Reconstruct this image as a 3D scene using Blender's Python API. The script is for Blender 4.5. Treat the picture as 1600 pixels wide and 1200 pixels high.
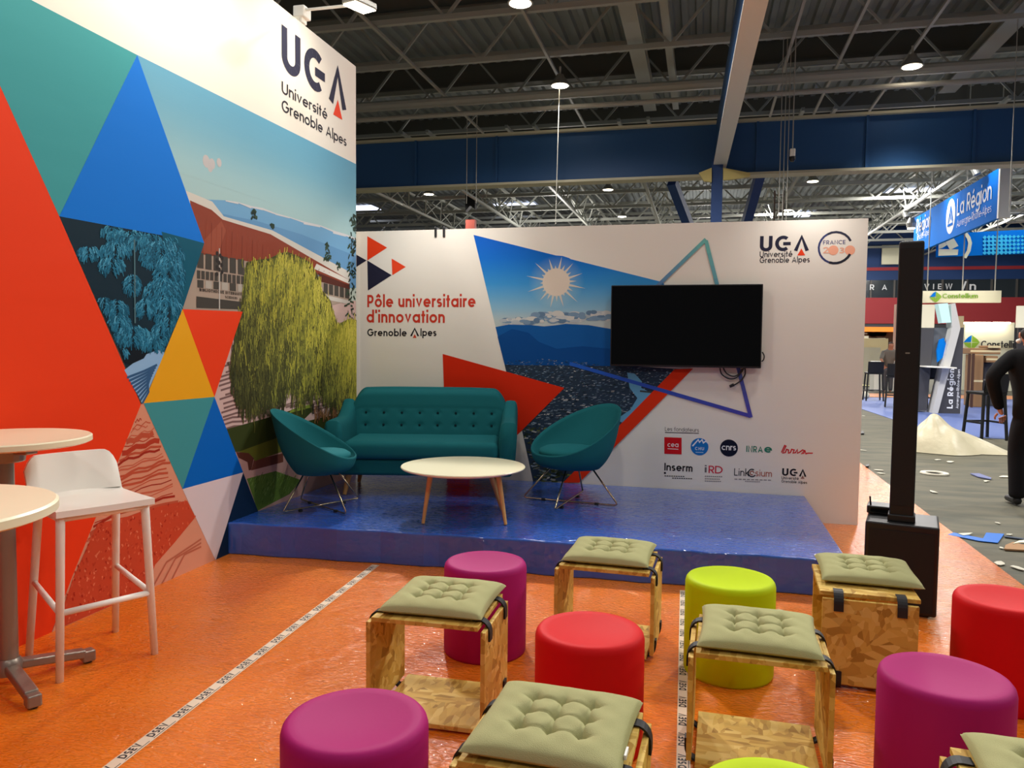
import bpy, math, random
from math import sin, cos, pi, radians, sqrt, exp
from mathutils import Vector, Matrix

for _o in list(bpy.data.objects):
    bpy.data.objects.remove(_o)
SC = bpy.context.scene
COL = SC.collection

# ------------------------------------------------------------------ camera
F = 1200.0                      # focal length in pixels of the 1600 x 1200 frame
EYE = Vector((0, 0, 1.5))
_up = Vector((.0107, 1, .05417)).normalized()
_yv = Vector((298., 62., -1200.))
_yv = (_yv - _up * _yv.dot(_up)).normalized()
_xv = _yv.cross(_up)
ROT = Matrix((_xv, _yv, _up))   # camera -> world
cam_d = bpy.data.cameras.new('camera')
cam_d.sensor_width = 36
cam_d.lens = 36 * F / 1600
cam_d.clip_end = 300
cam = bpy.data.objects.new('camera', cam_d)
COL.objects.link(cam)
cam.matrix_world = Matrix.Translation(EYE) @ ROT.to_4x4()
SC.camera = cam


def ray(x, y):
    return ROT @ Vector((x - 800., 600. - y, -F))


def FL(x, y, z=0.):             # photo point on a level plane
    d = ray(x, y)
    return EYE + d * ((z - EYE.z) / d.z)


def PX(x, y, X):                # photo point on a plane of constant X
    d = ray(x, y)
    return EYE + d * (X / d.x)


def PY(x, y, Y):                # photo point on a plane of constant Y
    d = ray(x, y)
    return EYE + d * (Y / d.y)


# ------------------------------------------------------------------ world, view, lights
wd = bpy.data.worlds.new('world')
SC.world = wd
wd.use_nodes = True
wd.node_tree.nodes['Background'].inputs[0].default_value = (.95, .97, 1.0, 1)
wd.node_tree.nodes['Background'].inputs[1].default_value = .12
SC.view_settings.view_transform = 'Standard'
SC.view_settings.look = 'None'
SC.view_settings.exposure = 0.0
SC.view_settings.gamma = 1.0
SC.view_settings.use_curve_mapping = False

WARM = (1.0, .90, .74)
NEUT = (1.0, .96, .91)


def lamp(name, kind, loc, power, colr=NEUT, target=None, size=.3, angle=150, blend=.6, size_y=None):
    d = bpy.data.lights.new(name, kind)
    d.energy = power
    d.color = colr
    if kind == 'AREA':
        d.size = size
        if size_y:
            d.shape = 'RECTANGLE'
            d.size_y = size_y
    else:
        d.shadow_soft_size = size
    if kind == 'SPOT':
        d.spot_size = radians(angle)
        d.spot_blend = blend
    o = bpy.data.objects.new(name, d)
    COL.objects.link(o)
    o.location = loc
    t = Vector(target) if target is not None else Vector(loc) - Vector((0, 0, 1))
    o.rotation_euler = (t - Vector(loc)).to_track_quat('-Z', 'Y').to_euler()
    return o


XW, YP, ZS = -3.19, 6.87, .23   # left booth wall, back booth panel, stage height
# flood lamps clamped to the booth wall tops
FLOOD = PX(561, 7, XW + .62)
for u in (1.2, 2.5, 3.7, FLOOD.y - 1.15, FLOOD.y):
    lamp('wall_flood', 'SPOT', (XW + .62, u, FLOOD.z - .05), 33, WARM, (XW, u - .05, 3.55), size=.06, angle=135, blend=.9)
for x, dy, z, pw, tz in ((-2.35, .8, 3.1, 48, 1.7), (.85, .42, 2.86, 15, 2.25)):
    lamp('panel_flood', 'SPOT', (x, YP - dy, z), pw, NEUT, (x, YP, tz), size=.02, angle=125, blend=1)
# high-bay lamps of the hall (the ones in view get their housings further down)
HALL = [(813, 4), (875, 133), (1425, 103), (950, 296), (670, 303), (1270, 283), (972, 338), (1230, 328)]
LZ = 9.0
LZ = 8.6
HALL_POS = [FL(x, y, LZ) for x, y in HALL]
for i, p in enumerate(HALL_POS[:3]):
    lamp('hall_light', 'SPOT', p - Vector((0, 0, .12)), (3600, 1500, 1500)[i], NEUT, target=p + Vector((0, (0, -4, -4)[i], -8)), size=.28, angle=(160, 120, 120)[i], blend=.6)
for p in HALL_POS[3:6]:
    lamp('hall_light', 'SPOT', p - Vector((0, 0, .12)), 2300, NEUT, size=.28, angle=160, blend=.4)
for x, y in ((-4.5, 11.5), (2.5, 11.0), (9, 12), (1.2, 4.5), (8, 4), (-5.5, 2.), (0, -4), (8, -5), (16, 10), (16, 24), (24, 40)):
    lamp('hall_light', 'SPOT', (x, y, LZ), 2400 if x == -4.5 else 430 if y < 8 else 1500, NEUT, size=.28, angle=160, blend=.4)
for x, y, z in ((-8, 42, 6.5), (0, 52, 6.5), (12, 50, 6.5)):  # added point fills without fixtures, to brighten the far roof
    lamp('far_fill_light', 'POINT', (x, y, z), 700, NEUT, size=.3)
for x, y in ((4, 44), (9, 40), (14, 46), (8, 54), (16, 34)):  # added far spots without fixtures, for the sheen on floor and stage film
    lamp('far_fill_light', 'SPOT', (x, y, 8.8), 1500, NEUT, size=.3, angle=178, blend=.1)


# ------------------------------------------------------------------ materials
def lin(c):
    c = c / 255.
    return c / 12.92 if c <= .04045 else ((c + .055) / 1.055) ** 2.4


def L3(rgb):
    return tuple(lin(v) for v in rgb)


def mat(name, rgb, rough=.5, metal=0., spec=.5, emit=0., coat=0., bump=None, trans=0.):
    m = bpy.data.materials.new(name)
    m.use_nodes = True
    nt = m.node_tree
    b = nt.nodes['Principled BSDF']
    c = (*L3(rgb), 1)
    b.inputs['Base Color'].default_value = c
    b.inputs['Roughness'].default_value = rough
    b.inputs['Metallic'].default_value = metal
    b.inputs['Specular IOR Level'].default_value = spec
    b.inputs['Coat Weight'].default_value = coat
    b.inputs['Coat Roughness'].default_value = .1
    b.inputs['Transmission Weight'].default_value = trans
    if emit:
        b.inputs['Emission Color'].default_value = c
        b.inputs['Emission Strength'].default_value = emit
    if bump:
        sc, st = bump[:2]
        stretch = bump[2] if len(bump) > 2 else (1, 1, 1)
        tc, mp, nz, bp = (nt.nodes.new(k) for k in ('ShaderNodeTexCoord', 'ShaderNodeMapping', 'ShaderNodeTexNoise', 'ShaderNodeBump'))
        mp.inputs['Scale'].default_value = stretch
        nz.inputs['Scale'].default_value = sc
        nz.inputs['Detail'].default_value = 4
        bp.inputs['Strength'].default_value = st
        bp.inputs['Distance'].default_value = .01
        nt.links.new(tc.outputs['Object'], mp.inputs[0])
        nt.links.new(mp.outputs[0], nz.inputs['Vector'])
        nt.links.new(nz.outputs['Fac'], bp.inputs['Height'])
        nt.links.new(bp.outputs[0], b.inputs['Normal'])
    return m


def mottle(m, rgb2, scale=3., stretch=(1, 1, 1), lo=.4, hi=.65, detail=5, kind='noise'):
    """mix a second colour into a material by noise"""
    nt = m.node_tree
    b = nt.nodes['Principled BSDF']
    tc, mp, mx, rp = (nt.nodes.new(k) for k in ('ShaderNodeTexCoord', 'ShaderNodeMapping', 'ShaderNodeMix', 'ShaderNodeMapRange'))
    nz = nt.nodes.new('ShaderNodeTexNoise')
    nz.inputs['Scale'].default_value = scale
    nz.inputs['Detail'].default_value = detail
    mp.inputs['Scale'].default_value = stretch
    mx.data_type = 'RGBA'
    rp.inputs[1].default_value = lo
    rp.inputs[2].default_value = hi
    nt.links.new(tc.outputs['Object'], mp.inputs[0])
    nt.links.new(mp.outputs[0], nz.inputs['Vector'])
    nt.links.new(nz.outputs['Fac'], rp.inputs[0])
    nt.links.new(rp.outputs[0], mx.inputs[0])
    mx.inputs[6].default_value = b.inputs['Base Color'].default_value[:]
    mx.inputs[7].default_value = (*L3(rgb2), 1)
    nt.links.new(mx.outputs[2], b.inputs['Base Color'])
    return m


def film_mat(name, rgb, rough, s1, st1, stretch, rgb2=None):
    """plastic film laid over a floor: large soft waves plus short sharp creases"""
    m = mat(name, rgb, rough, spec=.5)
    if rgb2:
        mottle(m, rgb2, 1.4, lo=.35, hi=.7)
    nt = m.node_tree
    b = nt.nodes['Principled BSDF']
    tc = nt.nodes.new('ShaderNodeTexCoord')

    def nz(scale, stretch, detail, ridged=False):
        mp = nt.nodes.new('ShaderNodeMapping')
        mp.inputs['Scale'].default_value = stretch
        mp.inputs['Rotation'].default_value = (0, 0, .35)
        n = nt.nodes.new('ShaderNodeTexNoise')
        n.inputs['Scale'].default_value = scale
        n.inputs['Detail'].default_value = detail
        n.inputs['Distortion'].default_value = .8
        if ridged:
            n.noise_type = 'RIDGED_MULTIFRACTAL'
            n.inputs['Roughness'].default_value = .75
        nt.links.new(tc.outputs['Object'], mp.inputs[0])
        nt.links.new(mp.outputs[0], n.inputs['Vector'])
        return n
    a, c, e = nz(s1, stretch, 3), nz(s1 * .12, (1, 1, 1), 2), nz(s1 * .9, stretch, 6, True)
    b1, b2, b3 = (nt.nodes.new('ShaderNodeBump') for _ in range(3))
    for bp, n, st, ds in ((b2, c, st1 * .5, .05), (b1, a, st1 * .6, .012), (b3, e, 1., .05 if s1 > 20 else .016)):
        bp.inputs['Strength'].default_value = min(1, st)
        bp.inputs['Distance'].default_value = ds
        nt.links.new(n.outputs['Fac'], bp.inputs['Height'])
    nt.links.new(b2.outputs[0], b1.inputs['Normal'])
    nt.links.new(b2.outputs[0], b3.inputs['Normal'])
    nt.links.new(b1.outputs[0], b.inputs['Normal'])
    nt.links.new(b3.outputs[0], b.inputs['Coat Normal'])
    b.inputs['Coat Weight'].default_value = 1
    b.inputs['Coat Roughness'].default_value = .07
    b.inputs['Specular IOR Level'].default_value = .25
    return m


def osb_mat():
    m = mat('osb', (196, 152, 88), .65, spec=.3)
    nt = m.node_tree
    b = nt.nodes['Principled BSDF']
    tc = nt.nodes.new('ShaderNodeTexCoord')
    wn = nt.nodes.new('ShaderNodeTexNoise')
    wn.inputs['Scale'].default_value = 5
    v1, v2 = nt.nodes.new('ShaderNodeTexVoronoi'), nt.nodes.new('ShaderNodeTexVoronoi')
    rp = nt.nodes.new('ShaderNodeValToRGB')
    cr = rp.color_ramp
    cols = [(0, (150, 112, 40)), (.25, (188, 146, 62)), (.55, (212, 174, 82)), (.8, (224, 192, 108)), (1, (176, 138, 58))]
    cr.elements[0].position, cr.elements[1].position = 0, 1
    cr.elements[0].color = (*L3(cols[0][1]), 1)
    cr.elements[1].color = (*L3(cols[-1][1]), 1)
    for p, c in cols[1:-1]:
        cr.elements.new(p).color = (*L3(c), 1)
    m1, m2 = nt.nodes.new('ShaderNodeMapping'), nt.nodes.new('ShaderNodeMapping')
    m1.inputs['Rotation'].default_value = (.7, .5, .9)
    m1.inputs['Scale'].default_value = (13, 44, 28)
    m2.inputs['Rotation'].default_value = (-.5, .9, -.6)
    m2.inputs['Scale'].default_value = (50, 16, 32)
    mx = nt.nodes.new('ShaderNodeMix')
    mx.data_type = 'RGBA'
    th = nt.nodes.new('ShaderNodeMath')
    th.operation = 'GREATER_THAN'
    th.inputs[1].default_value = .5
    for mp, v in ((m1, v1), (m2, v2)):
        nt.links.new(tc.outputs['Object'], mp.inputs[0])
        nt.links.new(mp.outputs[0], v.inputs['Vector'])
        v.inputs['Scale'].default_value = 1
    nt.links.new(tc.outputs['Object'], wn.inputs['Vector'])
    nt.links.new(wn.outputs['Fac'], th.inputs[0])
    nt.links.new(th.outputs[0], mx.inputs[0])
    nt.links.new(v1.outputs['Color'], mx.inputs[6])
    nt.links.new(v2.outputs['Color'], mx.inputs[7])
    nt.links.new(mx.outputs[2], rp.inputs[0])
    nt.links.new(rp.outputs[0], b.inputs['Base Color'])
    bp = nt.nodes.new('ShaderNodeBump')
    bp.inputs['Strength'].default_value = .25
    bp.inputs['Distance'].default_value = .004
    nt.links.new(v1.outputs['Distance'], bp.inputs['Height'])
    nt.links.new(bp.outputs[0], b.inputs['Normal'])
    return m


def print_mat():
    m = mat('print', (255, 255, 255), .6, spec=.15, bump=(2.6, .22, (.7, .7, 3)))
    nt = m.node_tree
    a = nt.nodes.new('ShaderNodeAttribute')
    a.attribute_name = 'ink'
    nt.links.new(a.outputs['Color'], nt.nodes['Principled BSDF'].inputs['Base Color'])
    return m


M = dict(
    ink=print_mat(),
    wall=mat('wall_white', (232, 226, 214), .55, spec=.25, bump=(2.6, .22, (.7, .7, 3))),
    orange=film_mat('orange_vinyl', (232, 118, 18), .30, 26, .55, (1, 2.2, 1), (240, 134, 30)),
    stage=film_mat('stage_blue', (42, 88, 182), .26, 15, .45, (1, 3, 1), (50, 98, 192)),
    concrete=mottle(mat('hall_floor', (98, 94, 76), .75, bump=(30, .2)), (76, 76, 63), 1.6, (1, 3, 1)),
    carpet=mat('blue_carpet', (92, 112, 172), .6),
    teal=mat('teal_fabric', (20, 100, 106), .85, spec=.2, bump=(500, .25)),
    tealdark=mat('teal_back', (10, 44, 52), .85, spec=.2, bump=(500, .25)),
    tealblue=mat('teal_seat_fabric', (24, 108, 114), .85, spec=.2, bump=(500, .25)),
    wood=mat('light_wood', (214, 160, 92), .45, bump=(30, .1, (1, 1, .1))),
    tabletop=mat('cream_laminate', (248, 242, 206), .3, spec=.5),
    wire=mat('steel_wire', (190, 172, 140), .25, metal=1),
    white=mat('white_plastic', (248, 246, 236), .4),
    grey=mat('grey_metal', (150, 140, 128), .35, metal=.6),
    black=mat('black_plastic', (18, 18, 20), .45),
    rubber=mat('black_rubber', (24, 24, 26), .6),
    screen=mat('tv_screen', (4, 4, 5), .12, spec=.25),
    purple=mat('purple_plastic', (166, 24, 104), .6, spec=.14, bump=(60, .03)),
    red=mat('red_plastic', (208, 14, 20), .6, spec=.14, bump=(60, .03)),
    lime=mat('lime_plastic', (188, 214, 0), .6, spec=.14, bump=(60, .03)),
    sage=mat('sage_cotton', (172, 170, 122), .9, spec=.15, bump=(420, .3)),
    osb=osb_mat(),
    label=mat('care_label', (236, 234, 228), .6),
    steel=mat('roof_steel', (166, 168, 160), .5, spec=.3),
    steeld=mat('roof_steel_dark', (100, 100, 92), .55, spec=.3),
    deck=mat('roof_deck', (140, 146, 146), .55, spec=.3),
    beam=mat('blue_beam', (36, 82, 134), .5, spec=.4),
    beamlit=mat('beam_lit_rim', (190, 186, 160), .5),  # pale colour paints the lit flange edges of the blue beam
    yellow=mat('yellow_cap', (206, 190, 120), .5),
    cable=mat('light_cable', (170, 168, 158), .5),
    glow=mat('lamp_glow', (255, 240, 215), .5, emit=14),
    skyl=mat('skylight_glow', (225, 230, 255), .5, emit=2.2),
    housing=mat('lamp_housing', (150, 148, 140), .4, metal=.4),
    signblue=mat('banner_blue', (0, 120, 222), .7, spec=.1),
    signcyan=mat('banner_cyan', (40, 190, 240), .6),
    signwhite=mat('banner_white', (244, 246, 250), .6),
    signcream=mat('banner_cream', (240, 236, 206), .6),
    lightbox=mat('lightbox_face', (240, 236, 210), .5, emit=.5),
    farblue=mat('far_blue', (26, 62, 118), .6),
    farnavy=mat('far_navy', (40, 56, 76), .6),
    farred=mat('far_red', (176, 52, 58), .6),
    fardark=mat('far_glass', (44, 52, 58), .15, spec=.6),
    mull=mat('far_mullion', (88, 84, 80), .5),
    dgrey=mat('dark_grey_panel', (70, 70, 76), .5),
    cream=mat('cream_counter', (232, 214, 168), .6),
    brown=mat('cardboard', (160, 122, 84), .8),
    browndark=mat('brown_dark', (80, 50, 36), .7),
    amber=mat('amber_light', (255, 150, 60), .5, emit=.8),
    blackcloth=mat('black_cloth', (15, 15, 17), .85, spec=.2, bump=(180, .2)),
    skin=mat('skin', (190, 130, 104), .55),
    hair=mat('dark_hair', (20, 17, 15), .7),
    film=mat('white_film', (206, 198, 168), .35, spec=.4, bump=(9, .8)),
    bluetape=mat('blue_scrap', (0, 104, 200), .5),
    paper=mat('paper_scrap', (214, 210, 192), .8),
    green=mat('logo_green', (140, 184, 50), .5),
    tape=mat('tape_white', (226, 206, 180), .5),
    textblack=mat('text_black', (26, 24, 30), .5),
)


# ------------------------------------------------------------------ mesh builder
class MB:
    def __init__(s):
        s.v, s.f, s.m, s.c = [], [], [], []

    def add(s, vs, fs, mi=0, T=None):
        n = len(s.v)
        s.v += [tuple(T @ Vector(v)) if T else tuple(v) for v in vs]
        for f in fs:
            s.f.append([n + i for i in f])
            s.m.append(mi)

    def box(s, c, d, rz=0., mi=0, T=None):
        a, b, h = d[0] / 2, d[1] / 2, d[2] / 2
        vs = [(x, y, z) for z in (-h, h) for x, y in ((-a, -b), (a, -b), (a, b), (-a, b))]
        R = Matrix.Translation(c) @ Matrix.Rotation(rz, 4, 'Z')
        if T:
            R = R @ T
        s.add(vs, [(3, 2, 1, 0), (4, 5, 6, 7), (0, 1, 5, 4), (1, 2, 6, 5), (2, 3, 7, 6), (3, 0, 4, 7)], mi, R)
        return s

    def bar(s, p, q, w, h=None, mi=0, up=(0, 0, 1)):
        """rectangular bar from p to q"""
        p, q = Vector(p), Vector(q)
        h = h or w
        d = (q - p).normalized()
        u = Vector(up)
        if abs(d.dot(u)) > .98:
            u = Vector((0, 1, 0))
        x = d.cross(u).normalized()
        z = x.cross(d)
        vs = [e + x * (i * w / 2) + z * (j * h / 2) for e in (p, q) for i, j in ((-1, -1), (1, -1), (1, 1), (-1, 1))]
        s.add(vs, [(3, 2, 1, 0), (4, 5, 6, 7), (0, 1, 5, 4), (1, 2, 6, 5), (2, 3, 7, 6), (3, 0, 4, 7)], mi)
        return s

    def tube(s, pts, r, n=10, mi=0, cap=True):
        pts = [Vector(p) for p in pts]
        rs = r if isinstance(r, (list, tuple)) else [r] * len(pts)
        nrm = None
        rings = []
        for i, p in enumerate(pts):
            t = ((pts[i + 1] - p).normalized() if i < len(pts) - 1 else Vector((0, 0, 0))) + ((p - pts[i - 1]).normalized() if i else Vector((0, 0, 0)))
            t.normalize()
            if nrm is None:
                nrm = t.orthogonal().normalized()
            nrm = (nrm - t * nrm.dot(t)).normalized()
            b = t.cross(nrm)
            rings.append([p + (nrm * cos(2 * pi * k / n) + b * sin(2 * pi * k / n)) * rs[i] for k in range(n)])
        vs = [v for rg in rings for v in rg]
        fs = [(i * n + k, i * n + (k + 1) % n, (i + 1) * n + (k + 1) % n, (i + 1) * n + k) for i in range(len(pts) - 1) for k in range(n)]
        if cap:
            fs += [tuple(range(n))[::-1], tuple((len(pts) - 1) * n + k for k in range(n))]
        s.add(vs, fs, mi)
        return s

    def lathe(s, prof, n=48, c=(0, 0, 0), mi=0, sx=1, sy=1):
        vs, fs = [], []
        for r, z in prof:
            for k in range(n):
                a = 2 * pi * k / n
                vs.append((c[0] + r * cos(a) * sx, c[1] + r * sin(a) * sy, c[2] + z))
        for i in range(len(prof) - 1):
            for k in range(n):
                fs.append((i * n + k, i * n + (k + 1) % n, (i + 1) * n + (k + 1) % n, (i + 1) * n + k))
        fs.append(tuple(range(n))[::-1])
        fs.append(tuple((len(prof) - 1) * n + k for k in range(n)))
        s.add(vs, fs, mi)
        return s

    def prism(s, poly, z0, z1, mi=0, T=None):
        n = len(poly)
        vs = [(x, y, z0) for x, y in poly] + [(x, y, z1) for x, y in poly]
        fs = [tuple(range(n))[::-1], tuple(range(n, 2 * n))] + [(i, (i + 1) % n, n + (i + 1) % n, n + i) for i in range(n)]
        s.add(vs, fs, mi, T)
        return s

    def grid(s, fn, nu, nv, mi=0, wrap=False):
        vs = [fn(i / (nu if wrap else nu - 1), j / (nv - 1)) for j in range(nv) for i in range(nu)]
        fs = []
        for j in range(nv - 1):
            for i in range(nu if wrap else nu - 1):
                k = (i + 1) % nu
                fs.append((j * nu + i, j * nu + k, (j + 1) * nu + k, (j + 1) * nu + i))
        s.add(vs, fs, mi)
        return s

    def mesh(s, name, mats):
        me = bpy.data.meshes.new(name)
        me.from_pydata(s.v, [], s.f)
        for m in (mats if isinstance(mats, (list, tuple)) else [mats]):
            me.materials.append(m)
        me.polygons.foreach_set('material_index', s.m)
        me.update()
        return me

    def build(s, name, mats, parent=None, smooth=0, bevel=0., seg=2, subsurf=0, loc=None, rz=0.):
        me = s.mesh(name, mats)
        if smooth:
            me.polygons.foreach_set('use_smooth', [True] * len(me.polygons))
            if smooth > 1:
                me.set_sharp_from_angle(angle=radians(smooth))
        o = bpy.data.objects.new(name, me)
        COL.objects.link(o)
        if parent:
            o.parent = parent
        if loc is not None:
            o.location = loc
        if rz:
            o.rotation_euler.z = rz
        if bevel:
            b = o.modifiers.new('b', 'BEVEL')
            b.width, b.segments, b.limit_method = bevel, seg, 'ANGLE'
            b.angle_limit = radians(40)
        if subsurf:
            u = o.modifiers.new('s', 'SUBSURF')
            u.levels = u.render_levels = subsurf
        return o


def tag(o, label=None, cat=None, group=None, kind=None):
    if label:
        o['label'] = label
    if cat:
        o['category'] = cat
    if group:
        o['group'] = group
    if kind:
        o['kind'] = kind
    return o


def thing(name, label, cat, loc=(0, 0, 0), rz=0., group=None):
    o = bpy.data.objects.new(name, None)
    COL.objects.link(o)
    o.location = loc
    o.rotation_euler.z = rz
    o.empty_display_size = .1
    return tag(o, label, cat, group)


def kids(o):
    return [c for c in bpy.data.objects if c.parent == o]


def dup(src, label, loc, rz=0.):
    """copy a thing with copies of its parts and sub-parts"""
    r = src.copy()
    COL.objects.link(r)
    r.location = loc
    r.rotation_euler.z = rz
    r['label'] = label
    for c in kids(src):
        d = c.copy()
        COL.objects.link(d)
        d.parent = r
        for g in kids(c):
            h = g.copy()
            COL.objects.link(h)
            h.parent = d
    return r


# ------------------------------------------------------------------ flat artwork: inks and drawn letters
def arc(cx, cy, rx, ry, a0, a1, n=None):
    n = n or max(6, int(abs(a1 - a0) / 14))
    return [(cx + rx * cos(radians(a0 + (a1 - a0) * i / n)), cy + ry * sin(radians(a0 + (a1 - a0) * i / n))) for i in range(n + 1)]


def glyph(ch, t):
    """centre lines of one letter (x-height 1, capitals 1.42), and its width"""
    h, c = t / 2, 1.42
    r = .5 - h
    ring = arc(.5, .5, r, r, 0, 360, 28)
    rs = (1 - t) / 4
    w = .36 - h
    def P(): return [[(h, 0), (h, c - h), (.48, c - h)] + arc(.48, c - h - .36, .40 - h, .36, 90, -90)[1:] + [(h, c - h - .72)]]
    def S(k): return [arc(.35, k - h - rs * k, .35 - h, rs * k, 35, 270)[:-1] + arc(.35, h + rs * k, .35 - h, rs * k * (1 + 0), 90, -145)] if k == 1 else \
        [arc(.45, k - h - (k - t) / 4, .45 - h, (k - t) / 4, 35, 270)[:-1] + arc(.45, h + (k - t) / 4, .45 - h, (k - t) / 4, 90, -145)]
    ov = arc(.66, c / 2, .66 - h, c / 2 - h, 0, 360, 32)
    G = {
        'o': ([ring], 1), 'a': ([ring, [(1 - h, 0), (1 - h, 1)]], 1), 'd': ([ring, [(1 - h, 0), (1 - h, 1.5)]], 1),
        'b': ([ring, [(h, 0), (h, 1.5)]], 1), 'p': ([ring, [(h, 1), (h, -.42)]], 1), 'q': ([ring, [(1 - h, 1), (1 - h, -.42)]], 1),
        'g': ([ring, [(1 - h, 1), (1 - h, 0)] + arc(.5, -.02, r, .36, 0, -150)], 1),
        'e': ([[(h, .5), (1 - h, .5)] + arc(.5, .5, r, r, 0, 318)[1:]], 1),
        'c': ([arc(.5, .5, r, r, 48, 312)], .88),
        'n': ([[(h, 0), (h, 1)], arc(.42, 1 - .42, .42 - h, .42 - h, 180, 0) + [(.84 - h, 0)]], .84),
        'h': ([[(h, 0), (h, 1.5)], arc(.42, 1 - .42, .42 - h, .42 - h, 180, 0) + [(.84 - h, 0)]], .84),
        'm': ([[(h, 0), (h, 1)], arc(h + w, .64, w, .36 - h, 180, 0) + [(h + 2 * w, 0)], arc(h + 3 * w, .64, w, .36 - h, 180, 0) + [(h + 4 * w, 0)]], 4 * w + t),
        'u': ([[(h, 1), (h, .42)] + arc(.42, .42, .42 - h, .42 - h, 180, 360)[1:] + [(.84 - h, 1)], [(.84 - h, .5), (.84 - h, 0)]], .84),
        'r': ([[(h, 0), (h, 1)], arc(.40, .58, .40 - h, .42 - h, 180, 65)], .52),
        'i': ([[(h, 0), (h, 1)], [(h, 1.22), (h, 1.22 + t * 1.05)]], t), 'l': ([[(h, 0), (h, 1.5)]], t),
        't': ([[(.24, 0), (.24, 1.36)], [(0, 1 - h), (.5, 1 - h)]], .5),
        'f': ([[(.2, 0), (.2, 1.2)] + arc(.45, 1.2, .25, .25, 180, 75), [(0, 1 - h), (.46, 1 - h)]], .5),
        's': (S(1), .7), 'v': ([[(h, 1), (.44, h * 1.3), (.88 - h, 1)]], .88),
        'k': ([[(h, 0), (h, 1.5)], [(h, .42), (.72, 1)], [(.3, .62), (.76, 0)]], .76),
        'y': ([[(h, 1), (.44, .02)], [(.88 - h, 1), (.3, -.42)]], .88),
        "'": ([[(h, 1.08), (h, 1.5)]], t), '-': ([[(0, .5), (.42, .5)]], .42), ' ': ([], .42), '.': ([[(h, 0), (h, t)]], t), '/': ([[(0, -.1), (.4, 1.5)]], .4),
        'P': (P(), .9), 'R': (P() + [[(.42, c - h - .72), (.9 - h, 0)]], .9),
        'B': (P() + [[(h, h), (.5, h)] + arc(.5, h + .33, .42 - h, .33, -90, 90)[1:] + [(h, h + .66)]], .92),
        'D': ([[(h, h), (h, c - h), (.45, c - h)] + arc(.45, c / 2, .75 - h, c / 2 - h, 90, -90)[1:] + [(h, h)]], 1.2),
        'G': ([arc(.66, c / 2, .66 - h, c / 2 - h, 42, 360) + [(.72, c / 2)]], 1.32), 'C': ([arc(.66, c / 2, .66 - h, c / 2 - h, 45, 315)], 1.16),
        'O': ([ov], 1.32), '0': ([arc(.45, c / 2, .45 - h, c / 2 - h, 0, 360, 28)], .9), 'Q': ([ov, [(.8, .4), (1.25, 0)]], 1.32),
        'A': ([[(h, 0), (.62, c - h * 1.2), (1.24 - h, 0)], [(.25, .42), (.99, .42)]], 1.24), '^': ([[(h, 0), (.62, c - h), (1.24 - h, 0)]], 1.24),
        'U': ([[(h, c), (h, .5)] + arc(.52, .5, .52 - h, .5 - h, 180, 360)[1:] + [(1.04 - h, c)]], 1.04),
        'L': ([[(h, c), (h, h), (.75, h)]], .75), 'I': ([[(h, 0), (h, c)]], t), 'T': ([[(.45, 0), (.45, c)], [(0, c - h), (.9, c - h)]], .9),
        'N': ([[(h, 0), (h, c), (1.05 - h, 0), (1.05 - h, c)]], 1.05), 'H': ([[(h, 0), (h, c)], [(1 - h, 0), (1 - h, c)], [(h, c / 2), (1 - h, c / 2)]], 1),
        'E': ([[(.8, c - h), (h, c - h), (h, h), (.8, h)], [(h, c / 2), (.74, c / 2)]], .8), 'F': ([[(.8, c - h), (h, c - h), (h, 0)], [(h, c / 2), (.72, c / 2)]], .8),
        'V': ([[(h, c), (.58, 0.02), (1.16 - h, c)]], 1.16), 'W': ([[(h, c), (.42, 0.02), (.8, c), (1.18, 0.02), (1.6 - h, c)]], 1.6), 'S': (S(c), .9),
        '2': ([arc(.45, c - .45, .45 - h, .45 - h, 160, -30) + [(h, h), (.9, h)]], .9),
        '3': ([arc(.42, c - .36 - h + .02, .4 - h, .36 - h, 150, -90)[:-1] + arc(.42, .4, .44 - h, .4 - h, 90, -150)], .88),
    }
    acc = {'é': ('e', [(.4, 1.16), (.66, 1.42)]), 'ô': ('o', [(.25, 1.16), (.5, 1.40), (.75, 1.16)])}
    if ch in acc:
        b, x = acc[ch]
        return G[b][0] + [x], G[b][1]
    return G[ch]


def ribbon(pts, w):
    """outline polygons (quads) of a polyline of width w, with mitred joints"""
    n = len(pts)
    closed = n > 3 and abs(pts[0][0] - pts[-1][0]) + abs(pts[0][1] - pts[-1][1]) < 1e-6
    out = []
    for i, (x, y) in enumerate(pts):
        a = pts[i - 1] if i else (pts[-2] if closed else None)
        b = pts[i + 1] if i < n - 1 else (pts[1] if closed else None)
        ds = []
        for p, q in ((a, (x, y)), ((x, y), b)):
            if p is None or q is None:
                continue
            dx, dy = q[0] - p[0], q[1] - p[1]
            l = sqrt(dx * dx + dy * dy) or 1
            ds.append((-dy / l, dx / l))
        nx, ny = sum(d[0] for d in ds), sum(d[1] for d in ds)
        l = sqrt(nx * nx + ny * ny) or 1
        nx, ny = nx / l, ny / l
        k = min(1 / max(.2, nx * ds[0][0] + ny * ds[0][1]), 1.45) * w / 2
        out.append(((x + nx * k, y + ny * k), (x - nx * k, y - ny * k)))
    return [(out[i][0], out[i + 1][0], out[i + 1][1], out[i][1]) for i in range(n - 1)]


def text_quads(s, t, track=.16):
    x, quads = 0., []
    for ch in s:
        st, w = glyph(ch, t)
        for line in st:
            quads += [[(px + x, py) for px, py in q] for q in ribbon(line, t)]
        x += w + track
    return quads, x - track


def inside(p, poly):
    c = False
    for i in range(len(poly)):
        (x1, y1), (x2, y2) = poly[i - 1], poly[i]
        if (y1 > p[1]) != (y2 > p[1]) and p[0] < (x2 - x1) * (p[1] - y1) / (y2 - y1) + x1:
            c = not c
    return c


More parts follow.
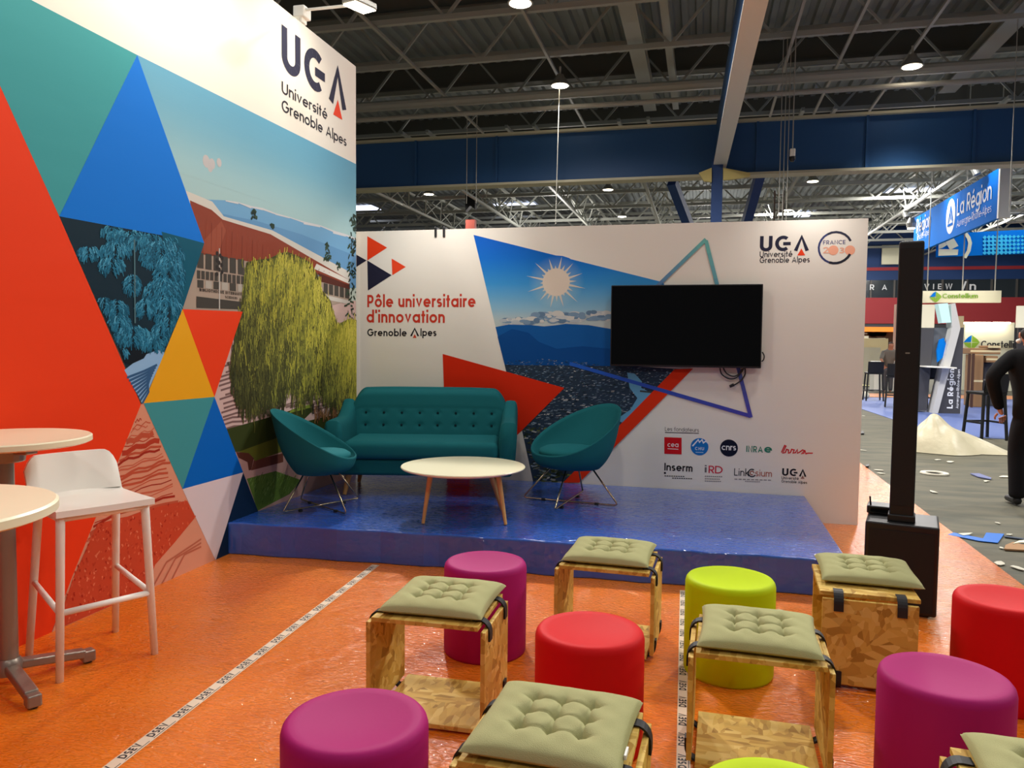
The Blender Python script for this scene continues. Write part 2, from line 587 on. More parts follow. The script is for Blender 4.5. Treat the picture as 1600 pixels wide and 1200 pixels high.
def clip(poly, f):
    """keep the part of poly where f(point) >= 0 (f linear)"""
    out = []
    for i in range(len(poly)):
        a, b = poly[i - 1], poly[i]
        fa, fb = f(a), f(b)
        if (fa >= 0) != (fb >= 0):
            k = fa / (fa - fb)
            out.append((a[0] + (b[0] - a[0]) * k, a[1] + (b[1] - a[1]) * k))
        if fb >= 0:
            out.append(b)
    return out


def mixc(a, b, k):
    return tuple(x + (y - x) * k for x, y in zip(a, b))


def ramp(stops, k):
    for (p, c), (q, d) in zip(stops, stops[1:]):
        if k <= q:
            return mixc(c, d, max(0, min(1, (k - p) / (q - p))))
    return stops[-1][1]


class Art:
    """printed artwork on a plane; to3 maps (u, v, lift) to the place, uv maps a photo point to the plane"""
    def __init__(s, to3, uv):
        s.to3, s.uv = to3, uv
        s.r = random.Random(1)
        s.v, s.f, s.c = [], [], []

    def P(s, *pts):
        return [s.uv(*p) for p in pts]

    def poly(s, pts, col, layer):
        if len(pts) < 3:
            return
        n = len(s.v)
        h = .0012 + layer * .0006 + s.r.random() * .0005     # each ink shape a hair above its neighbours
        s.v += [s.to3(u, v, h) for u, v in pts]
        s.f.append(list(range(n, n + len(pts))))
        cs = col if isinstance(col[0], (tuple, list)) else [col] * len(pts)
        s.c += [(*L3(c), 1) for c in cs]

    def shape(s, pxs, col, layer):
        s.poly(s.P(*pxs), col, layer)

    def line(s, pts, w, col, layer):
        for q in ribbon(pts, w):
            s.poly(q, col, layer)

    def grad(s, pts, fn, layer, n=14):
        """horizontal strips, coloured by height"""
        v0, v1 = min(p[1] for p in pts), max(p[1] for p in pts)
        for i in range(n):
            a, b = v0 + (v1 - v0) * i / n, v0 + (v1 - v0) * (i + 1) / n
            q = clip(clip(pts, lambda p: p[1] - a), lambda p: b - p[1])
            s.poly(q, [fn(p[1]) for p in q], layer) if len(q) > 2 else None

    def disc(s, c, r, col, layer, n=28, ry=None):
        s.poly([(c[0] + r * cos(2 * pi * k / n), c[1] + (ry or r) * sin(2 * pi * k / n)) for k in range(n)], col, layer)

    def text(s, st, p0, p1, xh_px, t, col, layer, track=.16, fitx=True):
        """letters from photo point p0 to p1 along the base line; xh_px is the x-height in photo pixels at p0"""
        a, b = s.uv(*p0), s.uv(*p1)
        top = s.uv(p0[0], p0[1] - xh_px)
        k = top[1] - a[1]
        quads, w = text_quads(st, t, track)
        kx = (b[0] - a[0]) / w if fitx else k
        for q in quads:
            s.poly([(a[0] + x * kx, a[1] + y * k) for x, y in q], col, layer)

    def build(s, name, parent):
        me = bpy.data.meshes.new(name)
        me.from_pydata(s.v, [], s.f)
        at = me.color_attributes.new('ink', 'FLOAT_COLOR', 'CORNER')
        at.data.foreach_set('color', [x for c in s.c for x in c])
        me.materials.append(M['ink'])
        o = bpy.data.objects.new(name, me)
        COL.objects.link(o)
        o.parent = parent
        return o


rnd = random.Random(7)
# ------------------------------------------------------------------ floors
tag(MB().box((10, 30, -.055), (70, 80, .1)).build('floor_hall', M['concrete']), 'worn grey concrete floor of the exhibition hall', kind='structure')
tag(MB().box(((2.0 - 3.3) / 2, 5.6, -.001), (5.3, 13.2, .008)).build('floor_booth', M['orange']), 'orange vinyl booth floor under creased plastic film', kind='structure')
tag(MB().prism([(3.72, 19.7), (3.85, 16.9), (4.15, 14.3), (9.5, 13.2), (9.5, 25.2), (4.0, 24.2)], -.004, .004).build('floor_carpet', M['carpet']), 'blue carpet laid on the grey hall floor', kind='structure')
tag(MB().prism([(3.2, 24.4), (12, 25.6), (12, 27.2), (3.2, 26.2)], -.004, .004).build('floor_strip', mat('orange_far', (226, 150, 96), .6)), 'thin orange carpet strip behind the blue carpet', kind='structure')

# ------------------------------------------------------------------ left booth wall and its print
WE, WH = 6.72, 4.045
wl = MB().box((XW - .05, (WE + .8) / 2, WH / 2), (.1, WE - .8, WH)).build('wall_left', M['wall'])
tag(wl, 'tall white booth wall printed with campus scene and coloured triangles', kind='structure')
A = Art(lambda u, v, h: (XW + h, u, v), lambda x, y: PX(x, y, XW)[1:])
RED, TEALC, BLUE, YEL, LAV, NAVY = (234, 62, 20), (62, 154, 158), (0, 116, 216), (232, 166, 22), (216, 202, 204), (14, 42, 72)
VT = 3.125
# sky
A.grad([(3.7, 1.5), (WE, 1.5), (WE, 3.15), (3.85, VT)], lambda v: ramp([(0, (186, 200, 188)), (.55, (160, 196, 200)), (.8, (112, 170, 194)), (1, (98, 162, 192))], (v - 1.9) / 1.25), 0, 16)
for x, y, r in ((322, 252, 7), (331, 256, 6), (342, 254, 5), (328, 262, 5)):
    c = A.uv(x, y)
    A.disc(c, r * .0055, (190, 186, 186), 1, 10, r * .006)
# mountains with snow line
ridge = [(300, 305), (326, 312), (352, 313), (372, 316), (392, 322), (410, 325), (430, 333), (452, 339), (474, 346), (500, 352), (520, 360), (540, 366), (556, 372)]
A.shape(ridge + [(556, 450), (300, 450)], (112, 164, 202), 1)
for (x0, y0), (x1, y1) in zip(ridge[2:], ridge[3:]):
    A.shape([(x0, y0), (x1, y1), (x1, y1 + rnd.uniform(2, 5)), (x0, y0 + rnd.uniform(1, 5))], (206, 206, 208), 2)
A.shape([(326, 330), (400, 345), (470, 366), (556, 400), (556, 450), (326, 450)], (98, 148, 190), 2)
# ground of the photo: paving, lawns
A.shape([(215, 470), (556, 470), (556, 900), (300, 905), (215, 900)], (206, 176, 168), 1)
for i in range(16):
    x, y = 346 + rnd.uniform(-6, 8), 568 + i * 7
    A.line(A.P((x, y), (x + 22, y - 7), (x + 44, y - 8)), .014, (120, 92, 88), 2)
for i in range(14):
    x, y = 424 + rnd.uniform(0, 90), 622 + rnd.uniform(0, 26)
    A.line(A.P((x, y), (x + 18, y - 5), (x + 34, y - 7)), .012, (130, 104, 96), 2)
A.shape([(352, 671), (420, 652), (470, 636), (488, 632), (490, 640), (470, 660), (556, 640), (556, 700), (420, 706), (366, 706)], (52, 62, 24), 2)
A.shape([(455, 640), (486, 631), (484, 637), (450, 646)], (122, 140, 50), 3)
A.shape([(366, 706), (420, 690), (470, 690), (556, 690), (556, 800), (402, 800), (378, 738)], (196, 156, 144), 2)
A.shape([(372, 706), (432, 684), (440, 706), (398, 720), (384, 708)], (98, 104, 34), 3)
A.shape([(368, 706), (388, 708), (396, 716), (392, 734), (388, 735), (386, 722), (372, 715)], (92, 50, 38), 4)
A.shape([(396, 719), (442, 708), (442, 722), (392, 735)], (108, 62, 48), 3)
A.shape([(385, 748), (430, 736), (470, 750), (452, 772), (402, 798)], (92, 122, 48), 3)
for i in range(160):
    x, y = rnd.uniform(388, 462), rnd.uniform(742, 792)
    if inside((x, y), [(385, 748), (430, 736), (470, 750), (452, 772), (402, 798)]):
        A.line(A.P((x, y), (x + 2, y - 5)), .006, rnd.choice([(70, 100, 34), (112, 146, 62), (128, 158, 84)]), 4)
# rust coloured library building
A.shape([(290, 298), (331, 315), (349, 338), (425, 360), (546, 425), (546, 447), (420, 372), (345, 345), (328, 330), (290, 316)], (206, 202, 192), 3)
A.shape([(296, 313), (330, 328), (347, 343), (422, 366), (546, 438), (546, 446), (500, 430), (470, 424), (385, 408), (305, 396)], (138, 62, 42), 4)
A.shape([(345, 345), (316, 378), (317, 395), (340, 399), (352, 360)], (152, 76, 54), 5)
for i in range(26):
    x = 322 + i * 8
    A.line(A.P((x, 345 + i * 3.4), (x - 1, 392 + i * 1.4)), .006, (122, 52, 36) if i % 2 else (150, 70, 50), 5)
A.shape([(305, 396), (385, 408), (470, 424), (546, 446), (546, 470), (470, 490), (286, 484), (280, 483)], (168, 150, 134), 3)
A.shape([(490, 420), (546, 444), (546, 438), (494, 412)], (216, 210, 200), 5)
A.shape([(496, 426), (546, 446), (546, 452), (500, 440)], (84, 40, 32), 5)
for r, (x0, x1, n, ya, yb, sl) in enumerate([(306, 382, 6, 394, 418, .16), (306, 382, 11, 422, 435, .13), (306, 382, 6, 437, 449, .1), (504, 546, 5, 442, 458, .22)]):
    for i in range(n):
        a, b = x0 + (x1 - x0) * (i + .12) / n, x0 + (x1 - x0) * (i + .88) / n
        A.shape([(a, ya + (a - x0) * sl), (b, ya + (b - x0) * sl), (b, yb + (b - x0) * sl), (a, yb + (a - x0) * sl)], (70, 66, 60) if r != 2 or i % 2 == 0 else (176, 168, 156), 5)
A.text('BIBLIOTHEQUE INTERUNIVERSITAIRE', (311, 455), (400, 464), 3.4, .34, (60, 52, 46), 5, .3)
A.text('SCIENCES', (351, 466), (370, 468), 2.8, .34, (60, 52, 46), 5, .3)
A.shape([(306, 463), (395, 474), (395, 484), (306, 481)], (66, 62, 56), 5)
A.shape([(500, 459), (546, 470), (546, 476), (502, 466)], (200, 194, 184), 5)
# mast with round street lights
A.line(A.P((342, 388), (342, 484)), .012, (190, 186, 178), 6)
for i in range(10):
    A.disc(A.uv(338 + (i % 3) * 4.2 + rnd.uniform(-1, 1), 396 + i * 3.6), .016, (50, 46, 44), 7, 8)
# conifers at the right edge and behind the roof
for x0, y0, y1, wd_, n in ((551, 335, 520, 12, 150), (511, 378, 404, 4, 24), (396, 326, 338, 3, 14), (424, 349, 354, 3, 6), (528, 405, 418, 3, 10)):
    for i in range(n):
        k = rnd.random()
        y = y0 + (y1 - y0) * k
        x = x0 + rnd.uniform(-1, 1) * wd_ * (.25 + .75 * k)
        if x < 555.5:
            A.line(A.P((x, y), (min(555.5, x + rnd.uniform(-5, 5)), y + rnd.uniform(1, 7))), .016, rnd.choice([(36, 56, 40), (26, 44, 36), (52, 74, 56)]), 6)


def willow(blob, n, seed, sun, layer, dark=.5):
    r = random.Random(seed)
    xs, ys = [p[0] for p in blob], [p[1] for p in blob]
    for i in range(n):
        for _ in range(20):
            x, y = r.uniform(min(xs), max(xs)), r.uniform(min(ys), max(ys))
            if inside((x, y), blob):
                break
        else:
            continue
        k = (x - min(xs)) / (max(xs) - min(xs)) * .5 + (1 - (y - min(ys)) / (max(ys) - min(ys))) * .62 + r.uniform(-.3, .3) + .1 * sin(x * .3 + y * .05) + .08 * sin(y * .11 + x * .13)
        x, y = x + r.gauss(0, 3), y + r.gauss(0, 5)
        c = ramp([(0, (52, 54, 30)), (dark - .1, (84, 86, 42)), (dark + .12, (140, 142, 58)), (.95, sun), (1.2, mixc(sun, (240, 226, 120), .5))], k)
        l = r.uniform(8, 26)
        dx = r.uniform(-3, 3)
        x2, y2 = min(555.5, x + dx), y + l
        A.line(A.P((min(555, x), y), (min(555.3, (x + x2) / 2 + r.uniform(-1.5, 1.5)), (y + y2) / 2), (x2, y2)), r.uniform(.004, .012), c, layer + r.choice((0, 1, 2)))


tree1 = [(447, 393), (470, 402), (484, 410), (496, 430), (500, 450), (516, 470), (524, 500), (524, 560), (512, 590), (490, 616), (468, 622), (450, 606), (436, 626), (402, 640), (385, 642), (372, 628), (362, 590), (360, 560), (368, 520), (376, 484), (380, 440), (384, 410), (400, 406), (420, 404), (436, 396)]
A.shape(tree1, (74, 74, 34), 6)
willow(tree1, 6000, 3, (190, 182, 66), 7, .52)
tree2 = [(530, 505), (545, 498), (556, 500), (556, 620), (540, 628), (520, 634), (505, 612), (500, 580), (508, 545), (516, 520)]
A.shape(tree2, (116, 118, 48), 10)
willow(tree2, 1900, 5, (206, 198, 70), 11, .36)
A.line(A.P((443, 600), (441, 642)), .04, (46, 40, 24), 6)
for x, y in ((488, 634), (497, 630)):
    A.line(A.P((x, y), (x, y + 13)), .018, (40, 34, 32), 12)
    A.disc(A.uv(x, y - 1), .016, (60, 46, 40), 12, 8)
for i in range(60):
    x, y = rnd.uniform(490, 530), rnd.uniform(644, 662)
    A.line(A.P((x, y), (x + rnd.uniform(-3, 3), y - 10)), .012, rnd.choice([(120, 80, 52), (146, 106, 66), (92, 62, 40)]), 12)
# coloured triangles
TL = 14
p_a, p_b, p_c, p_d = (212, 86), (90, 338), (317, 380), (283, 483)
q0, q1 = A.uv(0, 140), A.uv(*p_b)
kk = (VT - q0[1]) / (q1[1] - q0[1])
p_e = (q0[0] + (q1[0] - q0[0]) * kk, VT)        # the red edge carried up to the white band
A.poly([p_e] + A.P(p_a, p_b), TEALC, TL)
A.poly([p_e] + A.P(p_b, (218, 632), (110, 902), (78, 988)) + [(2.2, .0), (.82, .0), (.82, VT)], RED, TL)
A.shape([p_a, p_b, p_c], BLUE, TL + 1)
# conifer printed in blue duotone
quad = [p_b, p_c, p_d, (220, 631)]
A.shape(quad, (12, 40, 54), TL)
A.shape([(250, 362), p_c, p_d, (262, 530), (268, 440)], (0, 84, 108), TL + 1)
A.shape([(192, 578), (222, 555), (250, 545), (255, 552), (220, 631)], (140, 182, 220), TL + 1)
for i in range(9):
    A.line(A.P((196 + i * 3, 590 + i * 5), (222 + i, 580 + i * 4), (243 - i * 2, 570 + i * 4)), .014, (52, 92, 134), TL + 2)
A.shape([(186, 548), (215, 540), (232, 545), (222, 560), (200, 570), (190, 566)], (8, 20, 30), TL + 2)
r2 = random.Random(11)
for cx, cy, rx, ry, n in ((172, 358, 16, 6, 26), (200, 366, 36, 10, 70), (232, 374, 40, 12, 80), (135, 393, 18, 9, 50), (178, 388, 24, 12, 70), (250, 396, 32, 22, 120), (262, 425, 22, 30, 130),
                         (172, 412, 18, 12, 50), (204, 442, 12, 14, 40), (252, 455, 28, 22, 120), (225, 478, 14, 13, 50), (262, 490, 20, 26, 110), (180, 480, 16, 12, 60), (160, 472, 12, 8, 30),
                         (184, 502, 16, 12, 60), (205, 522, 28, 14, 110), (236, 534, 16, 10, 60), (248, 520, 14, 16, 50), (188, 548, 8, 5, 14)):
    for i in range(int(n * 3.2)):
        a, q = r2.uniform(0, 6.28), sqrt(r2.random())
        x, y = cx + rx * q * cos(a), cy + ry * q * sin(a)
        d = 1 if x > cx else -1
        x1, y1 = x + d * r2.uniform(1, 6), y + r2.uniform(4, 13)
        if inside((x, y), quad) and inside((x1, y1), quad):
            A.line(A.P((x, y), ((x + x1) / 2 + d, (y + y1) / 2 - 1), (x1, y1)), r2.uniform(.003, .008), ramp([(0, (16, 74, 98)), (.5, (34, 118, 152)), (1, (92, 172, 204))], r2.random() * (1.1 - .5 * (y - cy + ry) / (2 * ry))), TL + r2.choice((3, 4, 5)))
A.line(A.P((207, 374), (208, 505)), .012, (74, 110, 120), TL + 6)
# red duotone paving
A.shape([(218, 632), (222, 630), (283, 764), (335, 876), (78, 990), (110, 902)], (216, 148, 118), TL)
red_poly = [(218, 632), (222, 630), (283, 764), (335, 876), (78, 990), (110, 902)]
for i in range(24):
    y = 660 + i * 8.2 + r2.uniform(-3, 3)
    x = 219 - (y - 632) * .40
    xr = 222 + (y - 640) * .42 - 12 * r2.random()
    n_ = 8
    w0 = r2.choice((.006, .01, .014, .03)) if i > 2 else .006
    pts = [(x + (xr - x) * q / n_, y - (xr - x) * .36 * (q / n_) ** .85 + 2.2 * sin(q * 1.7 + i)) for q in range(n_ + 1)]
    pts = [p_ for p_ in pts if inside(p_, red_poly)]
    if len(pts) > 1:
        A.line(A.P(*pts), w0, r2.choice([(178, 60, 36), (190, 84, 56), (160, 44, 26), (200, 100, 72)]), TL + 1)
lawn = [(150, 818), (200, 806), (250, 790), (290, 782), (303, 808), (270, 848), (240, 882), (226, 922), (84, 984), (112, 902)]
A.shape(lawn, (198, 72, 42), TL + 2)
for i in range(900):
    x, y = r2.uniform(84, 303), r2.uniform(782, 984)
    if inside((x, y), lawn):
        A.line(A.P((x, y), (x + r2.uniform(-3, 3), y - r2.uniform(2, 5))), .009, r2.choice([(170, 44, 24), (184, 60, 34), (222, 118, 84), (212, 92, 58), (206, 84, 54)]), TL + 3)
for k in (0, 1, 2):
    A.line(A.P((232 + k * 14, 925 - k * 4), (258 + k * 14, 878 - k * 6), (312, 842 + k * 6)), .012, (186, 104, 78), TL + 3)
# small triangles
A.shape([p_d, (222, 630), (333, 620)], YEL, TL + 1)
A.shape([p_d, (377, 487), (333, 620)], RED, TL + 1)
A.shape([(222, 630), (333, 620), (283, 764)], (64, 146, 150), TL + 1)
A.shape([(333, 620), (283, 764), (378, 738)], (0, 98, 190), TL + 1)
A.shape([(283, 764), (378, 738), (335, 876)], LAV, TL + 1)
A.poly(A.P((378, 738), (402, 800), (402, 846), (335, 876)), NAVY, TL)
# letters of the big logo
INK = (44, 44, 66)
u0 = A.uv(440, 117)[0]
k = A.uv(440, 38)[1] - A.uv(440, 108)[1]
u1 = A.uv(541, 160)[0]
vb = A.uv(440, 108)[1]


def uga(art, u0, u1, vb, cap, ink, layer, t=.30, red=(232, 66, 30)):
    quads, w = text_quads('UG^', t, .22)
    kx, ky = (u1 - u0) / w, cap / 1.42
    # the G of the logo: an open ring with a short bar
    quads = []
    x = 0
    for ch in 'UG^':
        st, wd2 = glyph(ch, t)
        if ch == 'G':
            h = t / 2
            st = [arc(.66, .71, .66 - h, .71 - h, 50, 310), [(.66, .68), (1.28, .68)]]
        for line in st:
            quads += [[(p[0] + x, p[1]) for p in q] for q in ribbon(line, t)]
        x += wd2 + .22
    for q in quads:
        art.poly([(u0 + p[0] * kx, vb + p[1] * ky) for p in q], ink, layer)
    xa = x - .22 - 1.24
    art.poly([(u0 + (xa + p) * kx, vb + q * ky) for p, q in ((.30, -.42), (.94, -.42), (.62, .22))], red, layer)


vb2 = A.uv(541, 168)[1]
uga(A, u0, u1, vb, k, INK, 2)
A.text('Université', (440, 145), (511, 184), 13, .2, (40, 38, 50), 2)
A.text('Grenoble Alpes', (440, 173), (541, 226), 13, .2, (40, 38, 50), 2)
A.build('graphic_print', wl)

# ------------------------------------------------------------------ back booth panel and its print
XE = 1.294
wb = MB().box(((XE - 3.36) / 2, YP + .04, 2.547 / 2), (XE + 3.36, .08, 2.547)).build('wall_back', M['wall'])
tag(wb, 'white booth panel with city photo, red shapes and founder logos', kind='structure')
B = Art(lambda u, v, h: (u, YP - h, v), lambda x, y: (lambda p: (p[0], p[2]))(PY(x, y, YP)))
RB = (214, 42, 10)
B.shape([(574, 369), (605, 387), (574, 407)], (226, 62, 22), 0)
B.shape([(557, 398), (573, 407), (557, 417)], (34, 34, 54), 0)
B.shape([(574, 407), (612, 430), (575, 454)], (34, 34, 54), 0)
B.shape([(612, 404), (634, 417), (613, 430)], (232, 70, 34), 0)
B.text('Pôle universitaire', (574, 480), (743, 480), 13.5, .26, (200, 58, 40), 0, .15)
B.text("d'innovation", (573, 504), (695, 504), 13.5, .26, (200, 58, 40), 0, .15)
B.text('Grenoble ', (574, 525), (640, 525), 8, .25, (30, 28, 34), 0, .16)
B.text('^', (641, 525), (655, 525), 9, .24, (30, 28, 34), 0)
B.shape([(645, 528), (648, 522), (651, 528)], (206, 70, 40), 0)
B.text('lpes', (657, 525), (682, 525), 8, .25, (30, 28, 34), 0, .16)
photo = [(740, 367), (1036, 441), (1092, 560), (1078, 577), (888, 752), (832, 752)]
pv = B.P(*photo)
vh = B.uv(800, 506)[1]
vtop = pv[0][1]
skyc = lambda v: ramp([(0, (190, 196, 190)), (.16, (140, 184, 206)), (.45, (56, 144, 208)), (.75, (8, 104, 200)), (1, (0, 88, 190))], (v - vh) / (vtop - vh))
B.grad(pv, skyc, 0, 20)
sc = B.uv(869, 441)
for i in range(28):
    a0, a1 = 2 * pi * i / 28, 2 * pi * (i + 1) / 28
    B.poly([sc, (sc[0] + .26 * cos(a0), sc[1] + .24 * sin(a0)), (sc[0] + .26 * cos(a1), sc[1] + .24 * sin(a1))], [(150, 186, 206), skyc(sc[1] + .24 * sin(a0)), skyc(sc[1] + .24 * sin(a1))], 1)
for i in range(24):
    a = 2 * pi * i / 24 + .05
    l = (.26 if i % 2 else .17) * rnd.uniform(.85, 1.1)
    B.poly([(sc[0] + .12 * cos(a - .09), sc[1] + .12 * sin(a - .09)), (sc[0] + l * cos(a), sc[1] + l * sin(a)), (sc[0] + .12 * cos(a + .09), sc[1] + .12 * sin(a + .09))], (214, 206, 192), 2)
B.disc(sc, .125, (226, 212, 194), 2)
r3 = random.Random(4)
edge = lambda y: 740 + (y - 367) * .2394
for i in range(150):
    x = r3.uniform(780, 955)
    y = 504 - (x - 780) * .03 + r3.uniform(-5, 3) - (r3.uniform(0, 8) if x > 830 else 0)
    if x - 14 > edge(y):
        B.disc(B.uv(x, y), r3.uniform(.02, .06), r3.choice([(206, 204, 196), (176, 184, 188), (120, 148, 172), (196, 198, 196), (96, 124, 150)]), 3, 10, r3.uniform(.008, .026))
B.shape([(edge(511), 511), (795, 507), (830, 508), (850, 510), (870, 508), (884, 506), (920, 508), (955, 514), (955, 572), (edge(570), 570)], (12, 86, 156), 4)
B.shape([(edge(524), 526), (800, 514), (826, 520), (842, 534), (870, 545), (910, 541), (955, 545), (955, 572), (edge(570), 570)], (0, 70, 138), 5)
city = [(edge(563), 563), (850, 560), (905, 564), (955, 570), (1066, 577), (1052, 590), (886, 752), (832, 752)]
B.shape(city, (40, 56, 74), 4)
for i in range(4200):
    x, y = r3.uniform(786, 1060), 560 + 192 * r3.random() ** 1.25
    if inside((x, y), city) and inside((x + 8, y), city) and inside((x - 3, y), city):
        k = (y - 560) / 190
        w_, h_ = r3.uniform(1.5, 7) * (.5 + k), r3.uniform(.5, 1.8) * (.6 + k)
        base = ramp([(0, (24, 74, 118)), (.25, (56, 82, 106)), (.6, (80, 88, 92)), (1, (76, 84, 54))], k + r3.uniform(-.1, .1))
        c = mixc(base, r3.choice([(10, 20, 30), (24, 36, 46), (150, 166, 180), (214, 208, 198), (116, 132, 146), (24, 40, 36), (84, 102, 120)]), r3.uniform(.3, .95))
        if k > .55 and r3.random() < .55:
            c = mixc((26, 36, 16), (112, 118, 58), r3.random() ** 1.5)
        q = r3.uniform(-.3, .3)
        B.shape([(x, y), (x + w_, y + w_ * q), (x + w_ - 1, y + h_ + w_ * q), (x - 1, y + h_)], c, 5 + r3.choice((0, 1, 2)))
B.shape([(980, 582), (992, 584), (1003, 596), (1002, 606), (1018, 614), (1000, 636), (972, 660), (962, 656), (985, 640), (996, 622), (984, 606)], (96, 156, 190), 8)
B.line(B.P((1000, 611), (1030, 614)), .015, (60, 66, 66), 9)
# red shape and strip
B.shape([(692, 553), (882, 606), (806, 682), (700, 775)], RB, 9)
B.shape([(700, 775), (816, 673), (838, 775)], (206, 200, 188), 10)
B.shape([(1054, 577), (1083, 576), (905, 754), (880, 754)], (220, 50, 14), 9)
# thin outlined triangle
o_ = [(1103, 376), (1172, 650), (884, 570)]
def tri_col(p, q, n, c0, c1):
    pts = B.P(p, q)
    for i in range(n):
        a = mixc(pts[0], pts[1], i / n)
        b = mixc(pts[0], pts[1], (i + 1) / n)
        B.line([a, b], .032, mixc(c0, c1, (i + .5) / n), 10)
tri_col((1103, 374), (1022, 452), 6, (112, 186, 176), (96, 128, 176))
tri_col((1103, 376), (1173, 652), 14, (112, 186, 176), (74, 70, 168))
tri_col((1173, 650), (890, 568), 10, (74, 70, 168), (30, 92, 190))
# logos at the top right
ax, bx = B.uv(1187, 393), B.uv(1264, 393)
uga(B, ax[0], bx[0], ax[1], B.uv(1187, 369)[1] - ax[1], (40, 40, 60), 0)
B.text('Université', (1187, 402), (1238, 402), 6.4, .21, (40, 38, 50), 0)
B.text('Grenoble Alpes', (1187, 411), (1265, 411), 6.4, .21, (40, 38, 50), 0)
cc = B.uv(1305, 387)
rr = B.uv(1331, 387)[0] - cc[0]
for a0, a1, c, w_ in ((24, 120, (50, 52, 70), .018), (120, 250, (60, 66, 110), .016), (250, 335, (40, 42, 54), .02)):
    B.line(arc(cc[0], cc[1], rr, rr, a0, a1), w_, c, 0)
B.text('FRANCE', (1286, 382), (1321, 382), 4.4, .2, (60, 60, 120), 0, .2)
for ch, x in zip('2030', (1290, 1302, 1315, 1328)):
    c = B.uv(x, 391)
    if ch == '0':
        B.disc(c, .040, (240, 170, 140), 0, 18)
    else:
        B.text(ch, (x - 4.5, 396), (x + 4.5, 396), 7, .26, (236, 176, 150), 0)
# founders
B.text('Les fondateurs', (1039, 673), (1092, 676), 4.3, .13, (60, 56, 60), 0, .2)
B.line(B.P((1039, 675.5), (1092, 677)), .006, (60, 56, 60), 0)
B.shape([(1038, 683), (1065, 684), (1065, 710), (1038, 709)], (206, 20, 30), 0)
B.text('cea', (1043, 698), (1060, 699), 5.5, .2, (240, 226, 222), 1)
B.line(B.P((1043, 701), (1060, 702)), .006, (240, 226, 222), 1)
B.disc(B.uv(1093, 698), B.uv(1107, 698)[0] - B.uv(1093, 698)[0], (24, 112, 190), 0)
B.text('CHU', (1086, 703), (1100, 704), 3.4, .24, (226, 232, 240), 1, .4)
B.line(B.P((1082, 697), (1091, 687), (1093, 691), (1097, 687), (1099, 692), (1103, 689), (1107, 693)), .012, (226, 232, 240), 1)
B.line(B.P((1087, 706.5), (1099, 707)), .006, (170, 200, 226), 1)
B.disc(B.uv(1139, 700), B.uv(1153, 700)[0] - B.uv(1139, 700)[0], (16, 22, 44), 0)
B.text('cnrs', (1127.5, 703), (1150, 704), 7, .22, (236, 236, 236), 1, .1)
B.text('INRA', (1166, 706), (1192, 707), 6.8, .24, (44, 128, 104), 0, .2)
B.text('e', (1194, 707), (1206, 707), 9, .26, (44, 128, 104), 0)
B.line(B.P((1221, 707), (1226, 696), (1228, 697), (1223, 708), (1227, 707), (1229, 702), (1232, 703), (1232, 708), (1235, 707), (1237, 702), (1241, 703), (1239, 708), (1243, 707), (1246, 702), (1246, 708), (1250, 706), (1254, 703), (1257, 704), (1252, 709), (1256, 708), (1258, 704), (1259, 709), (1262, 708), (1270, 708)), .010, (206, 36, 44), 0)
B.text('Inserm', (1038, 735), (1082, 736), 8.4, .24, (28, 26, 30), 0, .14)
B.disc(B.uv(1039, 739), .010, (28, 26, 30), 0, 8)
for x0, y0, x1, c in ((1038, 743.5, 1070, (60, 58, 60)), (1050, 747, 1082, (60, 58, 60)), (1101, 744, 1129, (130, 124, 122)), (1101, 748, 1125, (130, 124, 122)), (1101, 751.5, 1127, (130, 124, 122)), (1147, 748.5, 1206, (150, 142, 138)), (1164, 752, 1188, (150, 142, 138))):
    p, q = B.uv(x0, y0), B.uv(x1, y0 + (x1 - x0) * .03)
    n = 9
    for i in range(n):
        B.line([mixc(p, q, (i + .08) / n), mixc(p, q, (i + .8) / n)], .008, c, 0)
B.text('i', (1101, 738), (1104, 738), 8, .2, (110, 106, 106), 0)
B.text('RD', (1107, 739), (1129, 740), 8.2, .2, (206, 40, 66), 0, .1)
B.text('Link', (1147, 743), (1170, 744), 8, .17, (44, 42, 44), 0, .18)
c = B.uv(1175, 739)
B.line(arc(c[0], c[1], .030, .032, 60, 330), .01, (44, 42, 44), 0)
B.line(arc(c[0], c[1], .016, .016, 0, 300), .008, (150, 80, 60), 0)
B.text('sium', (1180, 744), (1206, 745), 7.4, .17, (178, 96, 74), 0, .16)
ax, bx = B.uv(1222, 743), B.uv(1260, 744)
uga(B, ax[0], bx[0], ax[1], B.uv(1222, 731.5)[1] - ax[1], (28, 26, 34), 0, .3, (150, 110, 100))
B.text('Université', (1221, 748.5), (1248, 749), 3.2, .2, (50, 46, 52), 0)
B.text('Grenoble Alpes', (1221, 754), (1261, 755.5), 3.2, .2, (50, 46, 52), 0)
B.build('graphic_print', wb)
for x in (681, 694):
    p = PY(x, 360, YP)
    tag(MB().box((p.x, YP - .006, 2.52), (.022, .012, .09)).box((p.x, YP + .03, 2.56), (.022, .09, .02)).build('panel_clip', M['black'], bevel=.003),
        'black clip over the panel top, %s one above the bright spot' % ('left' if x < 690 else 'right'), 'clip', 'black clips on the back panel')

# ------------------------------------------------------------------ stage
mb = MB()
fr = []
nseg = 40
for i in range(nseg + 1):
    x = -3.186 + (0.872 + 3.186) * i / nseg
    y = ramp([(0, (4.66,)), (.4, (4.765,)), (.7, (4.80,)), (1, (4.85,))], i / nseg)[0] + .008 * sin(i * 1.3) + .005 * sin(i * 3.1)
    fr.append((x, y))
mb.prism(fr + [(.872, YP - .012), (-3.186, YP - .012)], 0.002, ZS - .003)
st = mb.build('stage_platform', M['stage'], bevel=.012, seg=3)
tag(st, 'low stage wrapped in shiny blue film in front of back panel', 'stage')
